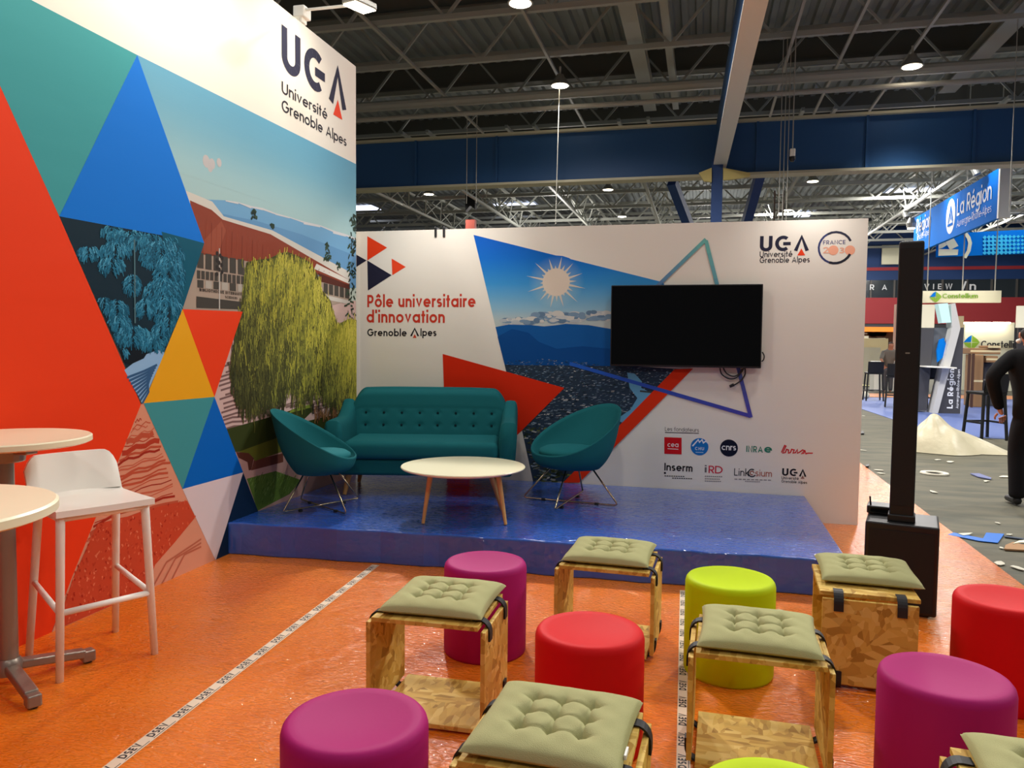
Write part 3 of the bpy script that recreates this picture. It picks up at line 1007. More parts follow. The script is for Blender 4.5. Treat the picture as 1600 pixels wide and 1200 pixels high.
# ------------------------------------------------------------------ hall roof
ZD = 11.2
mb = MB()
x = -30.
while x < 45:                      # corrugated sheet: ridges run along the hall
    for a, b, z0, z1 in ((0, .16, ZD, ZD), (.16, .21, ZD, ZD - .12), (.21, .37, ZD - .12, ZD - .12), (.37, .42, ZD - .12, ZD)):
        mb.add([(x + a, 12, z0), (x + b, 12, z1), (x + b, 78, z1), (x + a, 78, z0)], [(0, 1, 2, 3)])
    x += .42
tag(mb.build('ceiling', M['deck']), 'dark corrugated roof sheet of the hall', kind='structure')


def truss_x(Y, zb, h, x0, x1, step, w, m, cols=('steel',)):
    mb = MB()
    mb.bar((x0, Y, zb), (x1, Y, zb), w * 1.5)
    mb.bar((x0, Y, zb + h), (x1, Y, zb + h), w * 1.5)
    n = int((x1 - x0) / step)
    for i in range(n):
        a = x0 + i * step
        mb.bar((a, Y, zb), (a + step / 2, Y, zb + h), w * .8)
        mb.bar((a + step / 2, Y, zb + h), (a + step, Y, zb), w * .7)
    return mb


# trusses across the hall: bottom chord height follows the photo
TR = [('nearest', 15.2, 9.3), ('second nearest', 18.0, 9.3), ('third nearest', 21.0, 9.35), ('fourth nearest', 24.6, 9.35), ('fifth nearest', 27.6, 9.3)]
for n, Y, z in TR:
    o = truss_x(Y, z, 1.5, -14, 26, 2.6, .085, None).build('roof_truss', M['steel'])
    tag(o, 'grey zigzag roof truss crossing the hall above the blue beam, %s of five' % n, 'roof truss', 'roof trusses above the blue beam')
FARN = ['first', 'second', 'third', 'fourth', 'fifth', 'sixth', 'seventh', 'eighth', 'ninth']
for i in range(9):
    o = truss_x(33 + i * 4.0, 8.7, 1.6, -24, 40, 3.2, .10, None).build('roof_truss', M['steel'])
    tag(o, 'thin zigzag truss seen under the blue beam, %s one behind it' % FARN[i], 'roof truss', 'roof trusses beyond the blue beam')
# lengthwise lattice girders far away
LN = ['leftmost', 'second from left', 'third from left', 'fourth from left', 'fifth from left', 'sixth from left', 'rightmost']
for i, x in enumerate((-14.5, -10.5, -6.5, -2.5, 3.5, 9.5, 15.5)):
    mb = MB()
    for dz, dx in ((0, 0), (1.0, -.5), (1.0, .5)):
        mb.bar((x + dx, 27, 8.2 + dz), (x + dx, 61.7, 8.2 + dz), .11)
    y = 27.
    k = 0
    while y < 59:
        for dx in (-.5, .5):
            mb.bar((x, y, 8.2), (x + dx, y + 1.2, 9.2), .05)
            mb.bar((x + dx, y + 1.2, 9.2), (x, y + 2.4, 8.2), .05)
        y += 2.4
    tag(mb.build('lattice_girder', M['steel']), 'pale lattice girder running lengthwise under the far roof, %s' % LN[i], 'girder', 'lattice girders lengthwise under the far roof')
# plate girders just below the sheet
for n, Y in (('near', 20.), ('middle', 26.), ('far', 32.)):
    mb = MB().box((6, Y, 10.74), (50, .06, .8)).box((6, Y, 10.34), (50, .35, .06))
    tag(mb.build('plate_girder', M['steeld']), 'broad dark plate girder below the corrugated sheet, %s one of three' % n, 'girder', 'plate girders across the hall')
# lengthwise beams and rods near the camera end
for px, py, w, h, lab in ((1000, 100, .42, .3, 'wide grey lengthwise roof beam left of the blue strut'), (1048, 100, .2, .25, 'narrow brown lengthwise roof beam beside the blue strut'),
                         (1560, 60, .5, .3, 'wide grey lengthwise beam near the right end of the roof')):
    p = FL(px, py, 9.6)
    mb = MB().bar((p.x, 13, 9.75), (p.x, 27.5, 9.75), .05, h).bar((p.x, 13, 9.6), (p.x, 27.5, 9.6), w, .05).bar((p.x, 13, 9.75 + h / 2), (p.x, 27.5, 9.75 + h / 2), w, .04)
    tag(mb.build('roof_beam', M['steel']), lab, 'roof beam', 'lengthwise roof beams')
for px, py, lab in ((844, 70, 'thin lamp rail between the two left ceiling lamps'), (1420, 90, 'thin lamp rail beside the right ceiling lamp'), (1240, 60, 'slender lengthwise rod right of the grey strut'),
                    (640, 100, 'slender lengthwise rod over the tall booth wall'), (1330, 60, 'slender lengthwise rod above the lamp on the right')):
    p = FL(px, py, 9.1)
    tag(MB().bar((p.x, 13, 9.16), (p.x, 27.5, 9.16), .07).build('lamp_rail', M['cable']), lab, 'rail', 'thin rails under the roof')
# pipes just above the blue beam
for y0, z, r, m, lab in ((22.2, 8.28, .07, 'cable', 'white conduit running just above the blue beam'), (22.35, 8.72, .14, 'steel', 'thick dull pipe running above the white conduit')):
    tag(MB().tube([(-14, y0, z), (26, y0, z)], r).build('conduit', M[m]), lab, 'conduit')

# ------------------------------------------------------------------ blue cross beam, strut and column
YB = 23.0
zb0, zb1 = PY(1100, 277, YB).z, PY(1100, 199, YB).z
r = thing('cross_beam', 'deep dark blue box beam crossing the hall behind the booth', 'beam', (4, YB, zb0))
MB().box((0, 0, (zb1 - zb0) / 2), (44, .5, zb1 - zb0)).build('beam_body', M['beam'], r)
MB().box((0, -.16, -.03), (44, .5, .07)).box((0, -.16, zb1 - zb0 + .03), (44, .5, .07)).build('flange', M['beamlit'], r)
for px in (655, 780, 1182, 1351, 1515):
    p = PY(px, 240, YB)
    MB().box((p.x - 4, -.28, (zb1 - zb0) / 2), (.07, .08, zb1 - zb0)).build('stiffener', M['beam'], r)
# long strut over the booth
a0, a1 = FL(1180, 0, 6.8), PY(1124, 262, YB - .4)
r = thing('roof_strut', 'long steel strut, grey underside and blue flank, reaching over the booth', 'beam', a0)
d = (a1 - a0)
MB().bar((-d.x * .3, -d.y * .3, 0), d, .36, .05).build('bottom_flange', mat('strut_grey', (206, 206, 200), .4, spec=.5), r)
MB().bar(Vector((-.06 - d.x * .3, -d.y * .3, .6)), d + Vector((-.06, 0, .6)), .12, 1.15).build('web', M['beam'], r)
r = thing('hall_column', 'blue steel column with yellow cap under the strut, behind the panel', 'column', (PY(1120, 300, YB - .7).x, YB - .7, 0))
MB().box((0, 0, 3.3), (.3, .3, 6.6)).build('shaft', M['farblue'], r, bevel=.01)
c0 = r.location
def rel(px, py): return PY(px, py, YB - .9) - c0
mb = MB()
for pts in (((1092, 270), (1112, 262), (1112, 284), (1100, 283)), ((1130, 262), (1172, 270), (1172, 275), (1145, 280), (1130, 281))):
    vs = [rel(*p) for p in pts]
    n = len(vs)
    mb.add(vs + [v + Vector((0, .12, 0)) for v in vs], [tuple(range(n)), tuple(range(n, 2 * n))] + [(i, (i + 1) % n, n + (i + 1) % n, n + i) for i in range(n)])
mb.build('cap_plate', M['yellow'], r)
for (x0, y0, x1, y1), lab in (((1050, 284, 1076, 352), 'left'), ((1188, 270, 1165, 352), 'right')):
    p, q = PY(x0, y0, YB + .75), PY(x1, y1, YB + 2.2)
    tag(MB().bar(p, p + (q - p) * (p.z / (p.z - q.z)), .26).build('raking_strut', M['farblue']), 'slanting blue steel leg %s of the column, behind the white panel' % lab, 'strut', 'slanting blue legs')
# pale ladder mast and black-red post seen over the panel
p = PY(736, 340, 36)
r = thing('advert_column', 'red and black printed column rising behind the white panel', 'column', (p.x, 36, 0))
MB().box((0, 0, 3.7), (.46, .3, 7.4)).build('column_body', mat('col_red', (190, 84, 66), .6), r)
mb = MB()
mb.add([(x_, y_, PY(736, yy, 36).z) for y_ in (-.17, .17) for x_, yy in ((-.24, 296), (.24, 303), (.24, 328), (0, 322), (-.24, 331))], [(0, 1, 2, 3, 4), (9, 8, 7, 6, 5)] + [(i, (i + 1) % 5, 5 + (i + 1) % 5, 5 + i) for i in range(5)])
mb.build('dark_print', M['black'], r)
p = PY(1217, 320, 27)
mb = MB()
for dx in (-.14, .14):
    mb.bar((dx, 0, 0), (dx, 0, 6.6), .05)
for i in range(26):
    mb.bar((-.14, 0, .2 + i * .25), (.14, 0, .2 + i * .25), .03)
tag(mb.build('ladder_mast', mat('mast', (130, 112, 96), .6), loc=(p.x, 27, 0)), 'pale ladder like mast hung behind the panel, right of the column', 'mast')

# thin wires
def wire(p, q, rr, lab, name='hanging_cable'):
    tag(MB().tube([p, q], rr, 6).build(name, M['cable']), lab, 'cable', 'cables hanging from the roof')
for x, y0, y1, lab in ((729, 200, 318, 'left of the two thin wires holding the red black column'), (744, 200, 318, 'right of the two thin wires holding the red black column')):
    q_ = PY(x, y1, 22.2)
    wire((q_.x, 22.2, 8.28), q_, .012, lab)
wire(PY(874, 140, 21.5), PY(868, 350, 21.5), .012, 'long thin cable falling from the middle ceiling lamp')
for x, lab in ((1216, 'left of three thin cables before the bright half of the beam'), (1222, 'middle of three thin cables before the bright half of the beam'), (1228, 'right of three thin cables before the bright half of the beam')):
    q_ = PY(x, 350, 21.0)
    wire((q_.x, 21.0, 9.35), q_, .011, lab)
q_ = PY(1577, 330, 21.0)
wire((q_.x, 21.0, 9.35), q_, .011, 'thin cable falling past the right end of the blue banner')
q = PY(1238, 245, 21.0)
p = Vector((q.x, 21.0, 9.35))
r = thing('hoist', 'small chain hoist hanging in front of the blue beam', 'hoist', q)
MB().tube([(0, 0, 0), (0, 0, (p - q).z)], .015, 6).build('chain', M['cable'], r)
MB().box((0, 0, .1), (.13, .13, .2)).build('motor_box', M['white'], r, bevel=.02)
MB().lathe([(.05, -.12), (.08, -.06), (.08, 0)], 12).build('hook_block', M['black'], r)

# ------------------------------------------------------------------ lamps of the hall
HL = ['round ceiling lamp at the top edge, over the dark girders', 'round ceiling lamp in the middle of the roof with a long cable', 'round ceiling lamp in the right part of the roof',
      'round far lamp under the beam, left of the column', 'round far lamp low behind the left end of the beam', 'round far lamp under the bright half of the beam', 'round far lamp just over the white panel, left of the column', 'round far lamp over the panel logo, near the ladder mast']
src = None
for p, lab in zip(HALL_POS, HL):
    lab = 'glowing ' + lab
    if src is None:
        src = thing('ceiling_lamp', lab, 'ceiling lamp', p, 0, 'hall ceiling lamps')
        MB().lathe([(.10, .28), (.12, .22), (.24, .06), (.27, 0), (.27, -.02), (.25, -.02)][::-1], 24).build('housing', M['housing'], src, smooth=40)
        MB().lathe([(.0, -.06), (.12, -.05), (.23, -.025)], 24).build('diffuser', M['glow'], src, smooth=40)
        MB().bar((0, 0, .26), (0, 0, .5), .05).build('hanger', M['cable'], src)
    else:
        dup(src, lab, p)
for (x0, y0, x1, y1), lab in (((786, 318, 834, 330), 'bright skylight panel over the white panel, near the red column'), ((1375, 294, 1468, 310), 'bright skylight panel above the hanging blue banner'), ((1240, 332, 1270, 340), 'small bright skylight panel over the panel logo'), ((548, 322, 580, 334), 'bright skylight panel beside the tall booth wall')):
    p, q = FL(x0, y1, ZD - .2), FL(x1, y0, ZD - .2)
    mb = MB().box(((p.x + q.x) / 2, (p.y + q.y) / 2, ZD - .16), (abs(q.x - p.x), abs(q.y - p.y), .05))
    r = tag(mb.build('skylight', M['skyl']), lab, 'skylight', 'skylight panels in the far roof')

# ------------------------------------------------------------------ far end of the hall
YF = 62.
def fz(y): return PY(1450, y, YF).z
wf = MB()
for ya, yb, mi in ((352, 417, 0), (417, 422, 1), (422, 437, 0), (437, 465, 2), (465, 506, 1), (506, 590, 3)):
    wf.box((8, YF + .2 + .02 * (mi == 2), (fz(ya) + fz(yb)) / 2), (80, .4 + .2 * (mi == 1), fz(ya) - fz(yb)), 0, mi)
tag(wf.build('wall_far', [M['farblue'], M['farred'], M['fardark'], M['dgrey']]), 'far end wall of the hall, blue above and red below', kind='structure')
for i in range(22):
    x = 4 + i * 1.6
    tag(MB().box((x, YF - .03, (fz(437) + fz(465)) / 2), (.12, .1, fz(437) - fz(465))).build('trim_%d' % (i + 1), M['mull']), 'grey mullion of the far glazed gallery', kind='structure')
w2 = MB().box((-31, 35, 5.5), (.4, 56, 11)).build('wall_side', M['farnavy'])
tag(w2, 'dark side wall of the hall', kind='structure')
w3 = MB().box((46, 35, 5.5), (.4, 56, 11)).build('wall_right', M['farnavy'])
tag(w3, 'dark right side wall of the hall', kind='structure')


rj = random.Random(3)


def letters(name, parent, s, p0, p1, xh_px, t, Y, m, depth=.05, track=.16):
    """raised letters between two photo points on the plane Y"""
    a, b = PY(*p0, Y), PY(*p1, Y)
    k = PY(p0[0], p0[1] - xh_px, Y).z - a.z
    quads, w = text_quads(s, t, track)
    kx = (b.x - a.x) / w
    mb = MB()
    off = parent.location if parent else Vector((0, 0, 0))
    for q in quads:
        j = rj.random() * .006
        vs = [Vector((a.x + x * kx, Y - j, a.z + y * k)) - off for x, y in q]
        n = len(vs)
        mb.add(vs + [v + Vector((0, depth, 0)) for v in vs], [(0, 1, 2, 3), (7, 6, 5, 4)] + [(i, (i + 1) % 4, 4 + (i + 1) % 4, 4 + i) for i in range(4)])
    return mb.build(name, m, parent)


for s, p0, p1, lab in (('R', (1359, 453), (1366, 453), 'white capital R on the dark gallery glass'), ('A', (1378, 453), (1386, 453), 'white capital A on the dark gallery glass'), ('VIEW', (1444, 452), (1488, 452), 'white letters VIEW on the dark gallery glass'), ('/n', (1504, 453), (1525, 452), 'thin white slash and n on the dark gallery glass')):
    tag(letters('gallery_lettering', None, s, p0, p1, 6 if s != '/n' else 9, .22, YF - .12, M['signwhite'], .05, .9 if s == 'VIEW' else .5), lab, 'lettering', 'letters on the gallery glass')
p, q = PY(1392, 382, YF - 1), PY(1412, 412, YF - 1)
r = thing('wall_poster', 'pale square poster high on the far blue wall', 'poster', ((p.x + q.x) / 2, YF - .6, (p.z + q.z) / 2))
MB().box((0, 0, 0), (1.9, .1, p.z - q.z)).build('poster_board', M['signcream'], r)
# ------------------------------------------------------------------ hanging blue banner box
XB = 8.5
b0, b1 = PX(1565, 342, XB), PX(1430, 395, XB)
zt, zb = PX(1565, 262, XB).z, (b0.z + b1.z) / 2
yn, yf = b0.y, b1.y + .1
r = thing('hanging_banner', 'bright blue hanging banner with round white emblem, receding above the hall', 'banner', (XB, (yn + yf) / 2, zb))
ly = yf - yn
MB().box((0, 0, (zt - zb) / 2), (.12, ly, zt - zb)).build('banner_cloth', M['signblue'], r)
MB().box((.03, -ly / 2 - .06, (zt - zb) / 2), (.32, .12, zt - zb + .08)).build('edge_post', M['white'], r)
bl = Art(lambda u, v, h: (-.06 - h * 4, -u, v), lambda x, y: (0, 0))
quads, w = text_quads('La Région', .26, .14)


def bl_text(name, s, y0, y1, z, xh, t, m):
    """letters on the banner's left face, read from far to near"""
    quads, w = text_quads(s, t, .15)
    kx = (y1 - y0) / w
    mb = MB()
    for q in quads:
        j = rj.random() * .01
        vs = [(-.075 - j, y0 + x * kx - (yn + yf) / 2, z + y * xh - zb) for x, y in q]
        mb.add(vs, [(0, 1, 2, 3)])
    return mb.build(name, m, r)


def byz(px, py):
    p = PX(px, py, XB - .075)
    return p.y, p.z
y0, z0 = byz(1495, 335)
y1, z1 = byz(1549, 312)
bl_text('lettering', 'La Région', y0, y1, (z0 + z1) / 2 - .02, .42, .2, M['signwhite'])
y0, z0 = byz(1495, 351)
y1, z1 = byz(1549, 331)
bl_text('lettering', 'Auvergne-Rhône-Alpes', y0, y1, (z0 + z1) / 2 - .05, .19, .14, M['signwhite'])
y0, z0 = byz(1432, 366)
y1, z1 = byz(1454, 352)
bl_text('lettering', 'Région', y0, y1, (z0 + z1) / 2, .40, .2, M['signwhite'])
y0, z0 = byz(1433, 376)
y1, z1 = byz(1453, 366)
bl_text('lettering', 'Rhône-Alpes', y0, y1, (z0 + z1) / 2, .19, .14, M['signwhite'])
yc, zc = byz(1485, 338)
ry = (byz(1492, 338)[0] - byz(1478, 338)[0]) / 2
mb = MB()
n = 28
mb.add([(-.07, -abs(ry) * cos(2 * pi * i / n) + yc - (yn + yf) / 2, .62 * sin(2 * pi * i / n) + zc - zb) for i in range(n)], [tuple(range(n))])
mb.build('round_emblem', M['signwhite'], r)
mb = MB()
for q in ribbon([(-.55, -.22), (-.05, .32), (.4, -.22)], .13) + ribbon([(-.6, -.3), (.5, -.3)], .09) + ribbon([(-.2, -.15), (.1, .1)], .08):
    mb.add([(-.078 - rj.random() * .01, u * abs(ry) + yc - (yn + yf) / 2, v + zc - zb) for u, v in q], [(0, 1, 2, 3)])
mb.build('emblem_mountain', M['signblue'], r)
# cross face
YC = yf - 2
p, q = PY(1443, 402, YC), PY(1640, 362, YC)
r = thing('cross_banner', 'curved bright blue banner with cream strokes and dots, below the receding banner', 'banner', (XB + .3, YC, zb))
mb = MB()
cw = 9.5
mb.grid(lambda u, v: (u * cw, -.9 * sin(u * pi), v * (q.z - p.z) + (p.z - zb)), 24, 2)
mb.grid(lambda u, v: (u * cw, -.9 * sin(u * pi) + .08, v * (q.z - p.z) + (p.z - zb)), 24, 2)
mb.build('banner_cloth', M['signblue'], r)
mb = MB()
def cxz(px, py):
    t_ = PY(px, py, YC - .3)
    return t_.x - XB - .3, t_.z - zb
for pts, wd3 in (((((1452, 395), (1457, 386))), .25), (((1464, 383), (1472, 381), (1478, 377)), .3), (((1485, 374), (1492, 387)), .3), (((1458, 396), (1497, 398)), .42)):
    pp = [cxz(*t_) for t_ in pts]
    for qd in ribbon(pp, wd3):
        qd = clip(clip(list(qd), lambda p_: p_[0] - .05), lambda p_: p_[1] - (p.z - zb) - .04)
        if len(qd) > 2:
            mb.add([(x, -.9 * sin(pi * x / cw) - .05 - rj.random() * .02, z) for x, z in qd], [tuple(range(len(qd)))])
for qd in ribbon([cxz(*t_) for t_ in ((1508, 364), (1513, 372), (1515, 380), (1513, 392), (1507, 403))], .12):
    mb.add([(x, -.9 * sin(pi * x / cw) - .05, z) for x, z in qd], [(0, 1, 2, 3)])
mb.build('white_strokes', M['signcream'], r)
mb = MB()
for i in range(13):
    for j in range(5):
        x, z = cxz(1536 + i * 6, 372 + j * 6)
        s_ = .10 - .012 * abs(i - 3) * .6
        if s_ > .02 and x < cw:
            mb.add([(x - s_, -.9 * sin(pi * x / cw) - .05, z), (x, -.9 * sin(pi * x / cw) - .05, z - s_), (x + s_, -.9 * sin(pi * x / cw) - .05, z), (x, -.9 * sin(pi * x / cw) - .05, z + s_)], [(0, 1, 2, 3)])
mb.build('dot_pattern', M['signcyan'], r)
# rigging truss that carries the banners
r = thing('rigging_truss', 'silver rigging truss carrying the blue banners', 'truss', (0, 0, 0))
def lattice(p, q, s_, n, name):
    p, q = Vector(p), Vector(q)
    d = (q - p)
    sx = d.cross(Vector((0, 0, 1))).normalized() * s_
    sz = Vector((0, 0, s_))
    mb = MB()
    cs = [Vector((0, 0, 0)), sx, sz, sx + sz]
    for c in cs:
        mb.tube([p + c, q + c], .03, 6)
    for i in range(n):
        a, b = p + d * (i / n), p + d * ((i + 1) / n)
        mb.tube([a, b + sz], .018, 5).tube([b + sz, b + sx + sz], .018, 5).tube([a + sx, b + sx + sz], .018, 5).tube([a, b + sx], .018, 5)
    return mb.build(name, M['cable'], r)
lattice((XB + .35, yn, zt + .05), (XB + .35, yf, zt + .05), .4, 16, 'truss_span')
lattice((XB + .3, yn + .3, zt + .05), (XB + 8, yn + .3, zt + .05), .4, 14, 'truss_span')
lattice((XB + .3, YC + .7, zb + 1.35), (XB + 8, YC + .7, zb + 1.35), .4, 14, 'truss_span')
lattice((XB + .3, yn + .5, zb - .1), (XB + 8, yn + 3.5, zb + .6), .35, 14, 'truss_span')
for px, py, lab in ((1522, 262, 'small silver spotlight clamped above the near end of the blue banner'), (1413, 331, 'small silver spotlight on an arm at the far end of the banner')):
    p = PX(px, py, XB - .5)
    rr_ = thing('rigging_spotlight', lab, 'spotlight', p, 0, 'spotlights on the rigging')
    MB().tube([(0, 0, 0), (.08, -.05, -.22)], .11, 12).build('lamp_can', M['housing'], rr_)
    MB().tube([(0, 0, .02), (.25, 0, zt + .2 - p.z), (.9, 0, zt + .2 - p.z)], .02, 6).build('arm', M['cable'], rr_)
p = PX(1424, 349, XB - .4)
rr_ = thing('event_floodlight', 'very bright white floodlight at the far left end of the blue banner', 'floodlight', p)
MB().lathe([(.02, -.2), (.16, -.18), (.2, 0), (.1, .22)], 16).build('housing', M['housing'], rr_)
MB().lathe([(.0, -.24), (.15, -.22)], 16).build('lens', M['glow'], rr_)
MB().tube([(0, 0, .2), (.3, 0, zt + .05 - p.z), (.85, 0, zt + .2 - p.z)], .03, 8).build('bracket', M['cable'], rr_)
for y_ in (yn + .5, yn + ly * .5, yf - .8):      # the spotlights that wash the banners
    lamp('banner_light', 'SPOT', (XB - .9, y_, zt + .35), 75, (.92, .96, 1), (XB, y_, zt - .7), .08, 150, 1)
lamp('banner_light', 'SPOT', (XB - 4, (yn + yf) / 2 - 2, zt - .6), 260, (.92, .96, 1), (XB, (yn + yf) / 2, zb + .6), .1, 150, 1)
for x_ in (2.0, 5.0):
    lamp('banner_light', 'SPOT', (XB + x_, YC - 2.6, zb + 1.3), 150, (.92, .96, 1), (XB + x_ + .3, YC - .5, zb + .45), .08, 140, 1)
# ------------------------------------------------------------------ far booths on the right
def bg_stool(label, p, rz, src=None):
    if src:
        return dup(src, label, p, rz)
    r = thing('bar_stool', label, 'bar stool', p, rz, 'dark bar stools on the hall floor')
    MB().box((0, 0, .76), (.42, .42, .05)).build('seat', M['black'], r, bevel=.015)
    MB().grid(lambda u, v: (-.2 + .4 * u, .19 + .05 * v + .02 * cos((u - .5) * 3), .78 + .30 * v), 8, 4).grid(lambda u, v: (-.2 + .4 * u, .215 + .05 * v + .02 * cos((u - .5) * 3), .78 + .30 * v), 8, 4).build('backrest', M['black'], r, smooth=1)
    for sx in (-1, 1):
        for sy in (-1, 1):
            MB().bar((sx * .18, sy * .18, .75), (sx * .22, sy * .22, 0), .035).build('leg', M['black'], r)
    MB().bar((-.205, -.205, .28), (.205, -.205, .28), .03).bar((-.205, -.205, .28), (-.205, .205, .28), .03).bar((.205, -.205, .28), (.205, .205, .28), .03).build('footrest', M['black'], r)
    return r


s0 = bg_stool('dark bar stool next to the right edge of the white panel', FL(1364, 626), pi)
bg_stool('dark bar stool half hidden behind the left side of the tall speaker', FL(1398, 636), pi - .2, s0)
bg_stool('dark bar stool just right of the tall speaker, before the slanted stand', FL(1441, 640), pi + .2, s0)
bg_stool('dark bar stool at the left elbow of the person in black', FL(1538, 686), pi + .35, s0)

# slanted information stand
YK = 19.2
kx0, kx1 = PY(1437, 640, YK).x, PY(1504, 640, YK).x
kz = PY(1480, 512, YK).z
r = thing('info_stand', 'dark grey stand with slanted white stripe and white sideways lettering', 'stand', ((kx0 + kx1) / 2, YK, 0))
rel2 = lambda px, py, dy=0.: PY(px, py, YK + dy) - r.location
def kprism(pxs, d0, d1, name, m, bev=0):
    vs = [rel2(*p) for p in pxs]
    n = len(vs)
    mb = MB()
    mb.add([v + Vector((0, d0, 0)) for v in vs] + [v + Vector((0, d1, 0)) for v in vs], [tuple(range(n)), tuple(range(n, 2 * n))[::-1]] + [(i, (i + 1) % n, n + (i + 1) % n, n + i) for i in range(n)])
    return mb.build(name, m, r, bevel=bev)
kprism([(1436, 513), (1462, 513), (1450, 642), (1434, 642)], .1, .5, 'side_panel', M['dgrey'])
kprism([(1452, 512), (1486, 512), (1468, 572), (1450, 572)], .2, .6, 'rear_panel', mat('stand_mid', (106, 112, 120), .5))
kprism([(1494, 512), (1505, 512), (1499, 646), (1464, 646)], -.05, .4, 'lettered_panel', M['dgrey'])
kprism([(1484, 475), (1490, 474), (1498, 513), (1463, 646), (1454, 645), (1485, 512)], -.12, .3, 'slanted_stripe', mat('stripe', (206, 206, 204), .5))
kprism([(1464, 475), (1479, 474), (1484, 504), (1470, 505)], -.1, .2, 'lit_panel', mat('litpanel', (186, 222, 222), .5, emit=.35))
kprism([(1437, 571), (1484, 573), (1484, 575), (1437, 573)], -.5, .2, 'counter', M['white'])
kprism([(1469, 531), (1476, 528), (1480, 540), (1477, 556), (1466, 566), (1465, 548)], .05, .12, 'blue_sign', M['signblue'])
def sideways(s, p0, p1, w_px, t, name):
    a, b = rel2(*p0), rel2(*p1)
    quads, w = text_quads(s, t, .15)
    kz_ = (b.z - a.z) / w
    kw = abs(rel2(p0[0] + w_px, p0[1]).x - a.x)
    mb = MB()
    for q in quads:
        j = rj.random() * .008
        mb.add([(a.x - y * kw, -.06 - j, a.z + x * kz_) for x, y in q], [(0, 1, 2, 3)])
    mb.build(name, M['signwhite'], r)
sideways('La Région', (1487, 638), (1489, 576), 6.4, .30, 'lettering')
sideways('Auvergne-Rhône-Alpes', (1496, 638), (1498, 577), 3.0, .22, 'lettering')

# booth with the round logo
YC2 = 30.
p, q = PY(1505, 590, YC2), PY(1586, 504, YC2)
r = thing('exhibit_wall', 'cream lit booth wall with green logo and large black letters', 'booth wall', ((p.x + q.x) / 2, YC2, 0))
MB().box((0, .1, q.z / 2), (q.x - p.x, .15, q.z)).build('wall_board', mat('const_cream', (226, 226, 204), .6), r)
def gem(Y, px, py, s_, par, name='logo_mark'):
    c = PY(px, py, Y) - par.location
    mb = MB()
    for ang, m_ in ((0, 0), (90, 1), (180, 0), (270, 0)):
        a = radians(ang)
        mb.add([(c.x + s_ * u * cos(a) - s_ * v * sin(a), c.y, c.z + s_ * u * sin(a) + s_ * v * cos(a)) for u, v in ((.05, .05), (1., .0), (.72, .42), (.0, .98))], [(0, 1, 2, 3)], m_)
    return mb.build(name, [M['green'], M['signblue']], par)
gem(YC2 - .06, 1518, 535, .26, r)
letters('lettering', r, 'Constellium', (1533, 543), (1601, 543), 7.5, .2, YC2 - .08, M['textblack'], .04)
for x in (1508, 1536, 1566):
    c = PY(x, 506, YC2 - .3) - r.location
    MB().box((c.x, c.y + .1, c.z + .03), (.5, .2, .06)).build('strip_lamp', M['glow'], r)
YB2 = 31.
p, q = PY(1438, 473, YB2), PY(1565, 454, YB2)
r = thing('hanging_sign', 'long cream hanging sign with green logo and green letters', 'sign', ((p.x + q.x) / 2, YB2, p.z))
MB().box((0, .1, (q.z - p.z) / 2), (q.x - p.x, .2, q.z - p.z)).build('sign_board', M['signcream'], r)
gem(YB2 - .03, 1462, 464, .2, r)
for dx_ in (-.9, .5):
    lamp('sign_light', 'SPOT', (r.location.x + dx_, YB2 - 1.1, q.z + .25), 28, NEUT, (r.location.x + dx_, YB2, p.z + .1), .05, 140, 1)
letters('lettering', r, 'Constellium', (1473, 466), (1528, 465), 5.2, .2, YB2 - .05, M['green'], .03)
for x in (1450, 1505, 1556):
    c = PY(x, 454, YB2)
    tag(MB().tube([(c.x, c.y + .1, c.z), (c.x, c.y + .1, 11.07)], .02, 6).build('hanging_cable', M['cable']), 'thin cable above the long cream hanging sign, %s of three' % {1450: 'left', 1505: 'middle', 1556: 'right'}[x], 'cable', 'cables over the cream sign')
for (x0, y0, x1, y1, Y), lab, m in (((1438, 476, 1460, 512, 28.), 'white lightbox panel right of the tall speaker top', 'lightbox'), ((1588, 478, 1640, 512, 26.), 'white lightbox panel above the head of the person', 'lightbox'), ((1496, 494, 1505, 513, 27.), 'small yellow notice board behind the slanted stand', 'cream')):
    p, q = PY(x0, y1, Y), PY(x1, y0, Y)
    r = thing('lightbox', lab, 'panel', ((p.x + q.x) / 2, Y, 0))
    MB().box((0, 0, (p.z + q.z) / 2), (q.x - p.x, .15, q.z - p.z)).build('panel_face', M[m], r)
    MB().box((0, .12, p.z / 2 + .1), ((q.x - p.x) * .8, .08, p.z + .2)).build('panel_stand', M['dgrey'], r)

# crates and trolley
for (x0, y0, x1, y1, Y), lab in (((1509, 544, 1556, 553, 22.), 'long flat carton on top of the brown crates'), ((1514, 554, 1530, 592, 21.8), 'tall brown crate standing left of the grey case'),
                                ((1533, 556, 1552, 566, 22.), 'low brown carton right of the tall crate'), ((1536, 540, 1556, 543.6, 21.9), 'thin cardboard sheet lying on the flat carton')):
    p, q = PY(x0, y1, Y), PY(x1, y0, Y)
    z0 = 0. if y1 == 592 else max(p.z, 0.)
    r = thing('carton', lab, 'box', ((p.x + q.x) / 2, Y, z0), 0, 'brown crates near the lit booth')
    MB().box((0, 0, (q.z - z0) / 2), (q.x - p.x, .7, q.z - z0)).build('carton_body', M['brown'], r, bevel=.02)
    MB().box((0, -.352, (q.z - z0) / 2), (q.x - p.x, .004, .05)).build('packing_tape', M['cream'], r)
p, q = PY(1530, 592, 22.3), PY(1553, 566, 22.3)
r = thing('flight_case', 'dark grey case under the brown cartons', 'case', ((p.x + q.x) / 2, 22.3, 0))
MB().box((0, 0, q.z / 2), (q.x - p.x, .6, q.z - .005)).build('case_body', M['dgrey'], r, bevel=.03)
